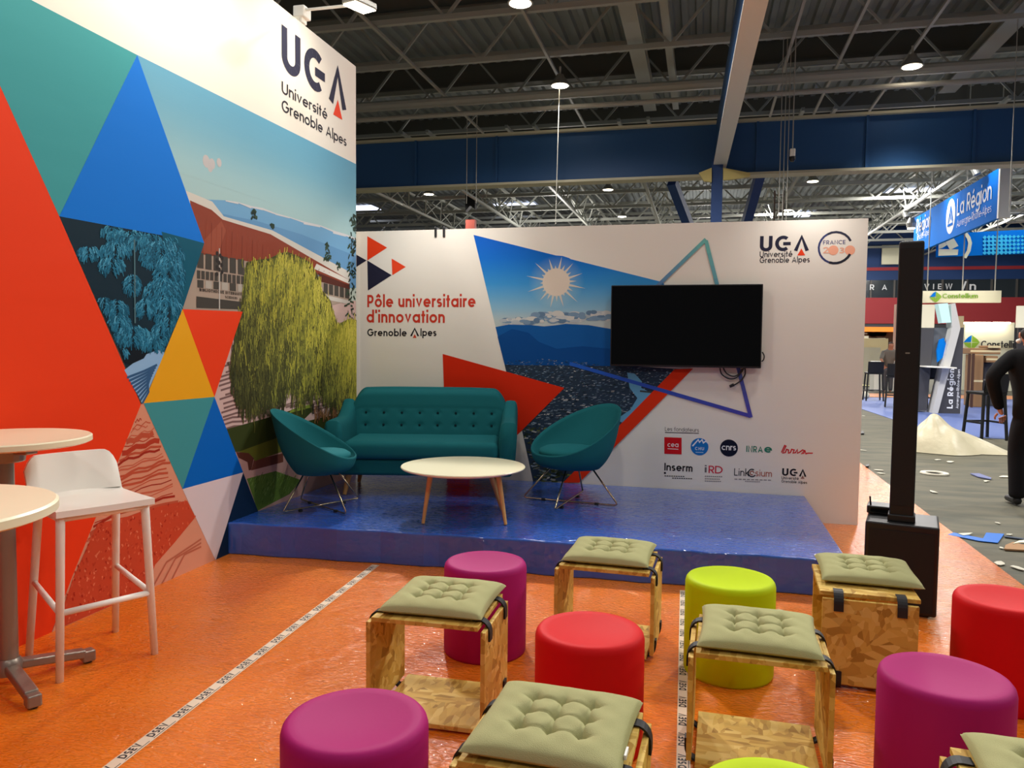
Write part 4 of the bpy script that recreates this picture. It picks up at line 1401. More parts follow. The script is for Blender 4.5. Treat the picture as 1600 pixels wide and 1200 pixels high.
MB().box((0, -.31, q.z * .6), (q.x - p.x, .02, .04)).build('case_edge', M['housing'], r)
for x in (1509.5, 1515.5):
    p, q = PY(x, 585, 21.5), PY(x, 552, 21.5)
    tag(MB().bar((p.x, 21.3, 0), (p.x, 21.3, q.z), .05).build('trolley_post', M['browndark']), 'dark %s post of the crate trolley' % ('left' if x < 1513 else 'right'), 'post', 'posts by the brown crates')

# counters next to the panel edge
r = thing('sales_counter', 'cream counter below an amber lit shelf, next to the panel edge', 'counter', (PY(1367, 560, 33).x, 33, 0))
cx = r.location.x
def cbox(x0, y0, x1, y1, Y, name, m):
    p, q = PY(x0, y1, Y) - r.location, PY(x1, y0, Y) - r.location
    z0 = 0 if name in ('counter_front', 'low_front', 'brown_panel') else max(p.z, 0)
    MB().box(((p.x + q.x) / 2, p.y + .25, (z0 + q.z) / 2), (q.x - p.x, .5, q.z - z0)).build(name, m, r)
cbox(1344, 529, 1388, 566, 33, 'counter_front', M['cream'])
cbox(1344, 511, 1404, 518, 33.6, 'amber_beam', M['amber'])
cbox(1344, 518, 1384, 529, 33.9, 'back_shelf', M['lightbox'])
cbox(1384, 518, 1406, 548, 33.9, 'brown_panel', M['browndark'])
cbox(1344, 543, 1376, 566, 32.4, 'low_front', M['paper'])
mb = MB()
r4 = random.Random(2)
for i in range(24):
    c = PY(1350 + r4.uniform(0, 32), 523 + r4.uniform(-4, 4), 33.85) - r.location
    mb.box(c, (r4.uniform(.1, .35), .03, r4.uniform(.06, .16)))
mb.build('shelf_pattern', M['browndark'], r)
r = thing('display_plinth', 'white display plinth behind the dark bar stools', 'plinth', PY(1390, 590, 28))
r.location.z = 0
MB().box((0, 0, .5), (1.1, .7, 1.0)).build('plinth_body', M['white'], r, bevel=.02)
MB().box((.2, -.36, .6), (.4, .02, .25)).build('blue_notice', M['signblue'], r)
r = thing('red_partition', 'reddish narrow partition left of the speaker column', 'partition', PY(1404, 560, 30))
r.location.z = 0
MB().box((0, 0, 1.5), (.35, .3, 3.0)).build('partition_board', mat('pinkish', (214, 170, 150), .6), r)

# ------------------------------------------------------------------ people
def skinned(name, chains, m, parent, sub=2):
    """chains of (point, radius); the first chain is the root, later ones may start on an earlier point"""
    vs, es, rd, idx, roots = [], [], [], {}, []
    for ch in chains:
        prev = None
        for p, rad in ch:
            key = tuple(round(c, 4) for c in p)
            new = key not in idx
            if new:
                idx[key] = len(vs)
                vs.append(p)
                rd.append(rad)
            if prev is None and new:
                roots.append(idx[key])
            if prev is not None:
                es.append((prev, idx[key]))
            prev = idx[key]
    me = bpy.data.meshes.new(name)
    me.from_pydata(vs, es, [])
    me.materials.append(m)
    o = bpy.data.objects.new(name, me)
    COL.objects.link(o)
    o.parent = parent
    k = o.modifiers.new('skin', 'SKIN')
    k.use_smooth_shade = True
    for i, d in enumerate(me.skin_vertices[0].data):
        d.radius = rd[i] if isinstance(rd[i], tuple) else (rd[i], rd[i])
        d.use_root = i in roots
    s = o.modifiers.new('sub', 'SUBSURF')
    s.levels = s.render_levels = sub
    return o


YPn = 8.25
g = PY(1606, 788, YPn)
r = thing('person', 'person in black clothes seen from behind, left arm bent, at the frame edge', 'person', (g.x, YPn, 0))
def J(px, py, dy=0.):
    v = PY(px, py, YPn + dy) - r.location
    return (v.x, v.y, v.z)
pel, waist, chest, neck, nk2 = (.02, 0, .93), (.01, 0, 1.08), (0, .02, 1.30), (-.01, .03, 1.46), (-.01, .05, 1.53)
hd0, hd1 = (-.02, .07, 1.60), (-.02, .08, 1.68)
Ls, Rs = (-.19, .02, 1.41), (.19, .02, 1.41)
Le, Lw = J(1549, 588, -.05), J(1560, 632, .12)
Lh = J(1565, 648, .16)
Re, Rw, Rh = (.33, -.03, 1.13), (.28, .14, .90), (.27, .17, .82)
Lhip, Rhip = (-.08, 0, .90), (.12, 0, .90)
Lk, La = (-.10, .03, .50), (-.11, -.04, .09)
Rk, Ra = (.13, .14, .50), (.14, .16, .09)
def fingers(h, w, s_):
    h, w = Vector(h), Vector(w)
    d = (h - w).normalized()
    side = d.cross(Vector((0, 1, 0))).normalized() * s_
    out = []
    for i, l in enumerate((.070, .080, .074, .058)):
        b = h + side * (.026 - .018 * i) + d * .02
        out.append([(tuple(b), .010), (tuple(b + d * l * .5 + Vector((0, .012, 0))), .0088), (tuple(b + d * l + Vector((0, .034, 0))), .007)])
    b = h + side * .03 - d * .03
    out.append([(tuple(b), .012), (tuple(b + side * .026 + d * .03 + Vector((0, .02, 0))), .010), (tuple(b + side * .03 + d * .062 + Vector((0, .03, 0))), .008)])
    return out
body = [[(pel, .11), (waist, .11), (chest, .14), (neck, .06), (nk2, .055), (hd0, (.078, .092)), (hd1, (.075, .088))],
        [(chest, .14), (Ls, .06), (Le, .042), (Lw, .03), (Lh, (.036, .018))], [(chest, .14), (Rs, .06), (Re, .042), (Rw, .03), (Rh, (.036, .018))],
        [(pel, .11), (Lhip, .08), (Lk, .055), (La, .038)], [(pel, .11), (Rhip, .08), (Rk, .055), (Ra, .038)]] + fingers(Lh, Lw, -1) + fingers(Rh, Rw, 1)
skinned('body', body, M['skin'], r)
Lw2 = tuple(Vector(Lw).lerp(Vector(Lh), .45))
skinned('jacket', [[((.02, 0, .76), (.195, .165)), ((.02, 0, .90), (.20, .165)), (waist, (.18, .145)), (chest, (.20, .15)), ((-.005, .025, 1.43), (.10, .095)), ((-.01, .035, 1.49), (.078, .078))],
                   [(chest, (.20, .15)), (Ls, .088), (Le, .072), (Lw, .052), (Lw2, .046)], [(chest, (.20, .15)), (Rs, .088), (Re, .072), (Rw, .052)]], M['blackcloth'], r)
skinned('trousers', [[((.02, 0, 1.02), .15), ((.02, 0, .86), .15)], [((.02, 0, .86), .15), (Lhip, .115), (Lk, .088), ((La[0], La[1], .12), .075), ((La[0], La[1], .06), .08)],
                     [((.02, 0, .86), .15), (Rhip, .115), (Rk, .088), ((Ra[0], Ra[1], .12), .075), ((Ra[0], Ra[1], .06), .08)]], mat('trousers', (17, 16, 19), .85, spec=.2), r)
for a in (La, Ra):
    skinned('shoe', [[((a[0], a[1] - .05, .045), .042), ((a[0], a[1] + .05, .045), .045), ((a[0] - .01, a[1] + .17, .04), (.042, .036)), ((a[0] - .012, a[1] + .22, .034), .028)]], M['black'], r, 1)
skinned('hair', [[((-.02, .03, 1.56), (.07, .06)), ((-.02, .055, 1.63), (.096, .10)), ((-.02, .065, 1.70), (.088, .095))]], M['hair'], r)
# face on the far side, ears, mask strap
mb = MB()
for sx in (-1, 1):
    mb.lathe([(.004, -.03), (.014, -.02), (.017, 0), (.014, .022), (.004, .03)], 10, (-.02 + sx * .088, .075, 1.62), sx=.5)
mb.tube([(-.02, .165, 1.66), (-.02, .185, 1.63), (-.02, .178, 1.615)], [.008, .013, .012], 8)
mb.build('ears_and_nose', M['skin'], r, smooth=1)
MB().tube([(-.105, .06, 1.58), (-.115, .09, 1.565), (-.09, .14, 1.56)], [.012, .02, .02], 8).build('face_mask', M['white'], r, smooth=1)

# distant visitor at the counter
g = PY(1391, 600, 27)
r = thing('person', 'distant person in grey jacket bending over the white plinth', 'person', (g.x, 27.4, -.05))
skinned('body', [[((0, 0, .9), .12), ((0, -.05, 1.1), .12), ((0, -.2, 1.34), .13), ((0, -.28, 1.46), .055), ((0, -.34, 1.58), .085), ((0, -.36, 1.66), .08)],
                 [((0, -.2, 1.34), .13), ((-.2, -.24, 1.36), .055), ((-.3, -.4, 1.12), .04), ((-.24, -.55, 1.0), .03)], [((0, -.2, 1.34), .13), ((.2, -.24, 1.36), .055), ((.3, -.4, 1.12), .04), ((.22, -.55, 1.0), .03)],
                 [((0, 0, .9), .12), ((-.1, 0, .86), .085), ((-.1, .02, .48), .055), ((-.1, 0, .06), .04)], [((0, 0, .9), .12), ((.1, 0, .86), .085), ((.1, .02, .48), .055), ((.1, 0, .06), .04)]], M['skin'], r)
skinned('jacket', [[((0, 0, .85), .18), ((0, -.05, 1.1), .18), ((0, -.2, 1.36), .18), ((0, -.26, 1.46), .09)],
                   [((0, -.2, 1.36), .18), ((-.2, -.24, 1.36), .085), ((-.3, -.4, 1.12), .06)], [((0, -.2, 1.36), .18), ((.2, -.24, 1.36), .085), ((.3, -.4, 1.12), .06)]], mat('grey_jacket', (120, 116, 108), .8), r, 1)
skinned('trousers', [[((0, 0, .9), .14), ((0, 0, .85), .13)], [((0, 0, .85), .13), ((-.1, 0, .84), .11), ((-.1, .02, .48), .08), ((-.1, 0, .08), .07)], [((0, 0, .85), .13), ((.1, 0, .84), .11), ((.1, .02, .48), .08), ((.1, 0, .08), .07)]], M['dgrey'], r, 1)
skinned('hair', [[((0, -.30, 1.6), .09), ((0, -.33, 1.69), .085)]], M['hair'], r, 1)

# ------------------------------------------------------------------ plastic heap and scraps on the hall floor
hp = (FL(1435, 706), FL(1545, 716), FL(1488, 652, .55))
c = FL(1482, 710)
r5 = random.Random(9)
def heap(u, v):
    a = 2 * pi * u
    rad = v
    x, y = .56 * rad * cos(a), .42 * rad * sin(a)
    h = (.36 * max(0, 1 - rad ** 2) + .10 * exp(-(rad / .3) ** 2)) * (1 + .16 * rad * sin(3 * a + 2) + .05 * sin(7 * a + 3 * rad) * rad) + .05 * sin(11 * x + 5 * y + 1) * (1 - rad) + .022 * sin(23 * x - 17 * y) * (1 - rad)
    k = .16 * (1 - rad)
    return (x * (1 + .10 * sin(5 * a)) - k + (.35 * rad ** 3 if cos(a) > .8 else 0), y * (1 + .12 * sin(4 * a + 1)), max(.004, h + .02 * (1 - rad ** 4)))
tag(MB().grid(heap, 64, 20, wrap=True).build('plastic_sheet', M['film'], smooth=1, loc=(c.x, c.y + .35, .0)), 'crumpled heap of whitish plastic sheet on the grey floor', 'plastic sheet')
mb = MB().grid(lambda u, v: (1.6 * (u - .5), .8 * (v - .5) + .1 * sin(9 * u), .02 + .03 * sin(13 * u) * sin(9 * v)), 20, 10)
p = FL(1376, 604)
tag(mb.build('plastic_sheet', mat('yellow_film', (226, 222, 150), .4), loc=(p.x, p.y, 0.01), smooth=1), 'flat yellowish plastic film on floor under the two far stools', 'plastic sheet')
p = FL(1350, 622)
tag(MB().lathe([(.02, .2), (.1, .17), (.15, .1), (.14, .02), (.02, 0)], 10).build('paper_ball', M['paper'], loc=(p.x, p.y, 0.0), smooth=1), 'crumpled white paper beside the panel edge', 'paper')
SCR = [((1373, 735), .10, 'white paper scrap on grey floor left of the speaker, upper one'), ((1376, 740), .09, 'white paper scrap on grey floor left of the speaker, lower one'),
       ((1349, 704), .10, 'pale paper scrap beside the panel edge, midway down'), ((1349, 650), .08, 'tiny pale paper scrap beside the panel edge near the blue carpet'),
       ((1465, 719), .10, 'pale scrap in front of the plastic heap, left one'), ((1485, 722), .13, 'pale scrap in front of the plastic heap, right one'), ((1569, 745), .16, 'pale paper strip at the knee of the person'),
       ((1542, 752), .08, 'small pale crumb right of the blue folded ribbon'), ((1458, 769), .12, 'lone pale scrap right of the speaker at knee height'), ((1559, 818), .05, 'white crumb on floor seam above the blue scrap'),
       ((1577, 836), .06, 'white crumb right of the blue scrap'), ((1565, 857), .05, 'white crumb left of the torn cardboard'), ((1562, 881), .10, 'pale chip below the torn cardboard'), ((1590, 888), .11, 'pale chip above the red pouf'), ((1540, 753), .05, 'tiny speck next to the blue ribbon')]
for (x, y), s_, lab in SCR:
    p = FL(x, y)
    n = r5.randint(5, 7)
    mb = MB()
    s_ *= .62
    pts = [(s_ * (.6 + .5 * r5.random()) * cos(2 * pi * i / n), s_ * .6 * (.5 + .6 * r5.random()) * sin(2 * pi * i / n)) for i in range(n)]
    mb.prism(pts, .001, .006)
    tag(mb.build('paper_scrap', M['paper'], loc=(p.x, p.y, .001), rz=r5.uniform(0, 3)), lab, 'paper scrap', 'paper scraps on the hall floor')
p = FL(1460, 740)
tag(MB().lathe([(.09, 0), (.095, .012), (.15, .014), (.155, 0)], 28).build('paper_ring', M['paper'], loc=(p.x, p.y, .001)), 'flat pale paper ring on the grey floor right of the speaker', 'paper ring')
def flat(pxs, z, h, name, m, lab, cat):
    c = FL(*pxs[0])
    mb = MB().prism([((FL(*p) - c).x, (FL(*p) - c).y) for p in pxs], 0, h)
    tag(mb.build(name, m, loc=(c.x, c.y, z)), lab, cat)
flat([(1516, 741), (1530, 741), (1549, 748), (1548, 750), (1528, 746)], .002, .01, 'folded_ribbon', mat('ribbon', (104, 112, 156), .6), 'grey blue folded ribbon on floor between heap and person', 'ribbon')
flat([(1481, 836), (1490, 833), (1536, 842), (1541, 833), (1569, 835), (1559, 849), (1530, 846)], .001, .004, 'film_scrap', M['bluetape'], 'bright blue torn film scrap at the edge of the orange floor', 'film scrap')
flat([(1497, 835), (1520, 834), (1514, 837), (1505, 838)], .006, .004, 'paper_curl', M['paper'], 'white paper curl lying on the blue scrap', 'paper curl')
flat([(1569, 838), (1600, 842), (1600, 844), (1570, 840)], .001, .006, 'dark_strip', M['farnavy'], 'thin dark strip running right from the blue scrap', 'strip')
flat([(1571, 854), (1583, 849), (1596, 853), (1640, 852), (1640, 864), (1585, 861), (1569, 860)], .001, .012, 'cardboard_piece', M['brown'], 'torn brown cardboard at the right edge, behind the red pouf', 'cardboard')
flat([(1582, 853), (1592, 848), (1612, 846), (1600, 851), (1592, 851)], .014, .004, 'paper_curl', M['signcream'], 'cream paper curl lying on the torn cardboard', 'paper curl')
flat([(1344, 676), (1349, 675), (1350, 679), (1345, 679)], .001, .02, 'dark_chip', M['black'], 'black chip on floor close to the panel edge', 'chip')
flat([(1352, 729), (1358, 727), (1357, 731), (1353, 731)], .001, .02, 'dark_chip', M['black'], 'black chip at the corner where the orange floor starts', 'chip')
# ------------------------------------------------------------------ television on the back panel
p, q = PY(953, 572, YP - .09), PY(1193, 443, YP - .09)
tw, th = q.x - p.x, q.z - p.z - .005
r = thing('television', 'large black switched-off flat television on the white panel', 'television', ((p.x + q.x) / 2, YP - .06, 1.302))
r.rotation_euler = (0, -.002, 0)
MB().box((0, 0, th / 2), (tw, .045, th)).build('casing', M['black'], r, bevel=.006)
MB().box((0, -.0235, th / 2 + .004), (tw - .018, .003, th - .026)).build('screen', M['screen'], r)
MB().box((0, .035, th / 2), (.4, .03, .3)).build('wall_bracket', M['black'], r)
def cab(pxs, name, lab, rr=.006, par=None):
    pts = [PY(x, y, YP - .03) for x, y in pxs]
    # smooth the run with a Catmull-Rom pass
    out = []
    for i in range(len(pts) - 1):
        a, b, c, d = pts[max(i - 1, 0)], pts[i], pts[i + 1], pts[min(i + 2, len(pts) - 1)]
        for k in range(6):
            t = k / 6
            out.append(.5 * ((2 * b) + (c - a) * t + (2 * a - 5 * b + 4 * c - d) * t * t + (3 * b - a - 3 * c + d) * t ** 3))
    out.append(pts[-1])
    return tag(MB().tube(out, rr, 8).build(name, M['black']), lab, 'cable', 'black cables below the television')
cab([(1125, 575), (1128, 585), (1140, 592), (1152, 589), (1160, 576)], 'power_cable', 'black cable looping in the wider curve below the television')
cab([(1130, 575), (1136, 584), (1147, 588), (1158, 582), (1162, 575)], 'power_cable', 'black cable looping in the tighter curve below the television')
cab([(1164, 575), (1164, 585), (1158, 594), (1150, 600), (1143, 603)], 'plug_cable', 'black cable with plug hanging lowest below the television', .006)
tag(MB().tube([PY(1147, 601, YP - .03), PY(1140, 604, YP - .03)], [.014, .012], 10).build('plug', M['black']), 'black plug at the end of the hanging cable', 'plug')
cab([(1191, 550), (1194, 556), (1193, 562), (1190, 565)], 'side_cable', 'short black cable bulging at the right edge of the television', .005)

# ------------------------------------------------------------------ sofa
r = thing('sofa', 'dark teal button-tufted sofa with wooden legs at the back of the stage', 'sofa', (-2.30, 6.22, ZS), radians(13.5))
W2 = .76
def rounded_slab(w, d, h, n=10, puff=.02, ry=.04):
    pass
mb = MB().box((0, -.02, .24), (2 * W2 - .16, .70, .14))
mb.build('base', M['teal'], r, bevel=.03, seg=4)
mb = MB()
def seat_top(u, v):
    x, y = (u - .5) * (2 * W2 - .24), -.40 + v * .56
    return (x, y, .44 + .015 * (1 - (2 * u - 1) ** 4) - .0 * v)
mb.box((0, -.11, .38), (2 * W2 - .25, .60, .15))
mb.build('seat_cushion_pad', M['tealblue'], r, bevel=.05, seg=5, smooth=1)
# back: curved slab leaning backwards, with a lower tufted zone
def back_pt(u, v):
    x = (u - .5) * 2
    top = .845 - .015 * abs(x) ** 4 - .11 * max(0, (abs(x) - .84) / .16) ** 2
    z = .40 + v * (top - .40)
    wd_ = W2 - .045 - .035 * v ** 4
    y = .17 + .10 * v + .0 * x
    fold = exp(-((v - .62) / .04) ** 2) * .012
    tuft = 0
    for vz in (.29, .53):
        for k in range(8):
            du, dv = (x * wd_ - (-.56 + .16 * k)) / .03, (v - vz) / .05
            tuft += .011 * exp(-(du * du + dv * dv))
    edge = .05 * (max(0, v - .88) / .12) ** 2
    return (x * wd_, y + fold * .3 + tuft + edge, z)
mb = MB().grid(back_pt, 97, 41)
def back_rear(u, v):
    a = back_pt(u, v)
    return (a[0], min(.37, .17 + .10 * v + .11), a[2] - .012 * (v > .99))
mb.grid(back_rear, 97, 41)
mb.build('backrest', M['teal'], r, smooth=1)
cap_ = MB()
cap_.grid(lambda u, v: tuple(Vector(back_pt(u, 1)).lerp(Vector(back_rear(u, 1)), v) + Vector((0, 0, .022 * sin(pi * v)))), 97, 8)
for s_ in (0, 1):
    cap_.grid(lambda u, v: tuple(Vector(back_pt(s_, v)).lerp(Vector(back_rear(s_, v)), u)), 6, 41)
cap_.build('back_edge', M['teal'], r, smooth=1)
for vz in (.29, .53):
    for k in range(8):
        x = -.56 + .16 * k
        y = back_pt(.5 + x / (2 * (W2 - .047)), vz)[1]
        MB().lathe([(.0, 0), (.009, .002), (.011, .006), (.0, .010)][::-1], 10).build('button', M['tealdark'], r, loc=(x, y - .004, .40 + vz * .445)).rotation_euler = (radians(90), 0, 0)
for sx in (-1, 1):
    def arm(u, v):
        # closed section swept from the front of the arm to the back, sides sloping outwards
        a = 2 * pi * u
        hw, hh = .075, .225
        ca, sa = cos(a), sin(a)
        x = hw * (abs(ca) ** .5) * (1 if ca > 0 else -1)
        z = hh * (abs(sa) ** .5) * (1 if sa > 0 else -1)
        yy = -.40 + .70 * v
        rise = .13 * max(0, (v - .55) / .45) ** 1.6
        k = 1 - .35 * (max(0, .06 - v) / .06) ** 2
        zc = .395
        zz = zc + z * k
        if z > 0:
            zz += rise * z / hh
        lean = .06 * (zz - .2)
        return (sx * (W2 - .065 + lean) + x * k, yy, zz)
    mb = MB().grid(arm, 28, 20, wrap=True)
    mb.f.append(list(range(28))[::-1])
    mb.m.append(0)
    mb.f.append([19 * 28 + k for k in range(28)])
    mb.m.append(0)
    mb.build('armrest', M['teal'], r, smooth=50)
for x, y in ((-.60, -.27), (.60, -.27), (-.60, .25), (.60, .25)):
    MB().tube([(x, y, .18), (x + (.035 if x > 0 else -.035), y + (-.03 if y < 0 else .03), 0)], [.026, .016], 12).build('leg', M['wood'], r, smooth=40)

# ------------------------------------------------------------------ tub chairs
def tub(label, loc, rz, src=None, base_rot=0.):
    """chair faces local -Y"""
    r = thing('tub_chair', label, 'chair', loc, rz, 'teal tub chairs on the stage')
    def rim(a):                       # a = 0 at the front
        b = (1 - cos(a)) / 2
        h = .395 + .375 * b ** 1.25
        rx, ry = .335, .30 + .10 * b
        return Vector((rx * sin(a), -ry * cos(a) + .055 * b, h))
    def bot(a):
        return Vector((.225 * sin(a), -.20 * cos(a) + .03, .285))
    def outer(u, v):
        a = 2 * pi * u
        p = bot(a).lerp(rim(a), v)
        bulge = .035 * sin(pi * v ** .8)
        return tuple(p + Vector((sin(a), -cos(a), 0)) * bulge - Vector((0, 0, .02 * sin(pi * v))))
    def inner(u, v):
        a = 2 * pi * u
        q = Vector((.20 * sin(a), -.19 * cos(a) + .03, .355))
        p = q.lerp(rim(a) * .94 + Vector((0, .006, .022)), v)
        return tuple(p + Vector((sin(a), -cos(a), 0)) * .02 * sin(pi * v))
    def lip(u, v):
        a = 2 * pi * u
        p, q = Vector(outer(u, 1)), Vector(inner(u, 1))
        n = Vector((sin(a) * .3, -cos(a) * .3, 1)).normalized()
        return tuple(p.lerp(q, v) + n * .014 * sin(pi * v))
    mb = MB().grid(outer, 56, 14, wrap=True)
    mb.f.append([k for k in range(56)][::-1])
    mb.m.append(0)
    mb.build('shell', M['teal'], r, smooth=60)
    mb = MB().grid(inner, 56, 14, wrap=True)
    mb.f.append([k for k in range(56)])
    mb.m.append(0)
    mb.build('lining', M['teal'], r, smooth=60)
    MB().grid(lip, 56, 7, wrap=True).build('rim_piping', M['teal'], r, smooth=1)
    MB().lathe([(.0, -.02), (.22, -.015), (.25, .015), (.245, .04), (.20, .062), (.10, .072), (0.0, .074)], 48, (0, -.015, .388), sx=.98, sy=.95).build('seat_pad', M['tealblue'], r, smooth=1)
    for k in (0, 1):
        a = radians(45 + 90 * k) + base_rot
        d = Vector((cos(a), sin(a), 0))
        pts = [d * .16 + Vector((0, .02, .29)), d * .375 + Vector((0, .0, .035)), d * .383 + Vector((0, 0, .016)), d * .365 + Vector((0, 0, .009)),
               d * -.365 + Vector((0, 0, .009 + .0)), d * -.383 + Vector((0, 0, .016)), d * -.375 + Vector((0, 0, .035)), d * -.16 + Vector((0, .02, .29))]
        if k:
            pts = [p + Vector((0, 0, .0135)) if p.z < .02 else p for p in pts]
        MB().tube(pts, .0068, 8).build('wire_leg', M['wire'], r, smooth=1)
    mb = MB()
    for k in range(4):
        a = radians(45 + 90 * k) + base_rot
        mb.box((cos(a) * .22, sin(a) * .22, .008), (.03, .03, .015), a)
    mb.build('floor_glide', M['rubber'], r)
    return r


tub('teal tub chair seen from the side, standing against the printed wall', (-2.778, 5.27, ZS), radians(105)).scale = (.93, .84, .97)
tub('teal tub chair with open seat turned towards us, right of the white table', (-1.0, 6.0, ZS), radians(-38), None, radians(-14))

# ------------------------------------------------------------------ coffee table
tc = Vector((-1.67, 5.30, ZS))
r = thing('coffee_table', 'round white coffee table on tapered wooden legs between the tub chairs', 'coffee table', tc)
MB().lathe([(.0, .345), (.40, .345), (.445, .358), (.452, .366), (.448, .372), (.0, .373)][::1], 72).build('tabletop', M['tabletop'], r, smooth=35)
for px, py, tx, ty in ((661, 818, 673, 742), (790, 820, 778, 742), (784, 796, 772, 745)):
    b, t_ = FL(px, py, ZS) - tc, FL(tx, ty, ZS + .33) - tc
    if (px, py) == (784, 796):
        t_ = b * .62
    if Vector((t_.x, t_.y)).length > .4:
        t_ = t_ * .85
    t_.z = .346
    MB().tube([t_, b], [.021, .0115], 14).build('leg', M['wood'], r, smooth=40)

# ------------------------------------------------------------------ high tables and white bar stool
def high_table(label, loc, src=None):
    r = thing('high_table', label, 'high table', loc, 0, 'white high tables at the left edge')
    MB().lathe([(0, 1.045), (.32, 1.045), (.335, 1.052), (.335, 1.072), (.328, 1.077), (0, 1.077)], 72).build('tabletop', M['tabletop'], r, smooth=35)
    MB().lathe([(.038, .07), (.038, 1.0)], 24).build('pole', M['grey'], r, smooth=40)
    MB().box((0, 0, 1.025), (.30, .06, .035)).box((0, 0, 1.02), (.06, .30, .035)).lathe([(.08, .97), (.09, 1.04)], 20).build('mounting_plate', M['grey'], r, bevel=.006)
    for k in range(4):
        a = pi / 2 * k + radians(-28)
        d = Vector((cos(a), sin(a), 0))
        mb = MB().bar(d * .02 + Vector((0, 0, .085)), d * .30 + Vector((0, 0, .05)), .055, .038).box(d * .315 + Vector((0, 0, .036)), (.055, .055, .052), a)
        f = mb.build('foot', M['grey'], r, bevel=.008, seg=3)
        MB().lathe([(.018, 0), (.018, .012)], 12, d * .315).build('glide', M['rubber'], f)
    MB().lathe([(.05, .05), (.055, .10), (.042, .12)], 20).build('hub', M['grey'], r, smooth=40)
    return r


high_table('white round high table further back, standing beside the white bar stool', (-2.875, 2.63, 0))
high_table('white round high table nearest to us, cut by the left edge', (-1.90, 1.45, 0))

r = thing('bar_stool', 'white plastic bar stool with low back against the red wall print', 'bar stool', (-2.745, 2.965, 0), radians(62.8))
# local -Y is the front edge? front edge runs along local X, back along +Y
FRX, BKX, FY, BY = .205, .195, -.175, .20
for x, y, xt, yt in ((-FRX, FY, -.18, -.15), (FRX, FY, .18, -.15), (-BKX, BY + .05, -.17, .15), (BKX, BY + .05, .17, .15)):
    MB().tube([(xt, yt, .745), (xt + (x - xt) * .1, yt + (y - yt) * .1, .66), (x, y, 0)], [.019, .019, .0165], 14).build('leg', M['white'], r, smooth=1)
def seatf(u, v):
    x, y = (u - .5) * .42, -.19 + v * .39
    return (x, y, .752 - .018 * exp(-((u - .5) / .33) ** 2 - ((v - .5) / .33) ** 2) + (.0 if v < .92 else .02 * (v - .92) / .08))
mb = MB().grid(seatf, 22, 22)
mb.grid(lambda u, v: (lambda p: (p[0] * .99, p[1] * .99, p[2] - .028))(seatf(u, v)), 22, 22)
for fn in (lambda u, v: (seatf(u, 0)[0], -.19 , seatf(u, 0)[2] - .028 * v), lambda u, v: (-.21, seatf(0, u)[1], seatf(0, u)[2] - .028 * v), lambda u, v: (.21, seatf(1, u)[1], seatf(1, u)[2] - .028 * v), lambda u, v: (seatf(u, 1)[0], .2, seatf(u, 1)[2] - .028 * v)):
    mb.grid(fn, 22, 2)
mb.build('seat', M['white'], r, smooth=45)
def bkf(off):
    def f(u, v):
        x = (u - .5) * 2
        wd_ = .205 * (1 - .0 * v)
        cr = (max(0, abs(x) - .70) / .30) ** 2.4 * .07
        z = .762 + v * (.185 - cr * 1.0)
        return (x * wd_, .195 + .055 * v - .03 * x * x + off, z)
    return f
mb = MB().grid(bkf(0), 26, 12).grid(bkf(.018), 26, 12)
mb.grid(lambda u, v: tuple(Vector(bkf(0)(u, 1)).lerp(Vector(bkf(.018)(u, 1)), v)), 26, 2)
for s_ in (0, 1):
    mb.grid(lambda u, v: tuple(Vector(bkf(0)(s_, v)).lerp(Vector(bkf(.018)(s_, v)), u)), 2, 12)
mb.build('backrest', M['white'], r, smooth=50)
def legp(i, z):
    x, y, xt, yt = ((-FRX, FY, -.18, -.15), (FRX, FY, .18, -.15), (-BKX, BY + .05, -.17, .15), (BKX, BY + .05, .17, .15))[i]
    k = (.745 - z) / .745
    return Vector((xt + (x - xt) * k, yt + (y - yt) * k, z))
MB().tube([legp(0, .30), legp(1, .30)], .014, 10).build('footrest', M['white'], r, smooth=1)
MB().tube([legp(0, .30), legp(2, .36)], .013, 10).build('side_stretcher', M['white'], r, smooth=1)
MB().tube([legp(1, .30), legp(3, .36)], .013, 10).build('side_stretcher', M['white'], r, smooth=1)
for i, j in ((0, 1), (0, 2), (1, 3), (2, 3)):
    MB().tube([legp(i, .715), legp(j, .715)], .018, 10).build('seat_rail', M['white'], r, smooth=1)

# ------------------------------------------------------------------ poufs
def pouf(label, x, y, m, first=None, rad=.2, h=.437):
    prof = [(rad - .004, 0), (rad, .012), (rad, h * .5), (rad, h - .03), (rad - .004, h - .014), (rad - .012, h - .004), (rad - .024, h), (rad - .05, h - .004), (rad - .10, h - .013), (.03, h - .018), (.0, h - .018)]
    o = MB().lathe(prof, 80).build('pouf', M[m], smooth=1, loc=(x, y, .003))
    return tag(o, label, 'pouf', 'round plastic poufs')


pouf('purple round pouf standing before the stage, behind the leftmost wooden stool', -1.0, 3.545, 'purple')
pouf('red round pouf in the middle, in front of the small back stool', -.384, 2.80, 'red', rad=.203)
pouf('lime green round pouf before the stage, behind a cushioned stool', .147, 3.60, 'lime')
pouf('purple round pouf at the right, before the red one', .79, 2.71, 'purple')
pouf('red round pouf cut by the right edge', 1.285, 3.63, 'red', rad=.205)
pouf('purple round pouf at the bottom, left of the nearest cushion', -.925, 1.945, 'purple', rad=.205)
pouf('lime green round pouf peeking in at the bottom edge', .20, 1.845, 'lime')

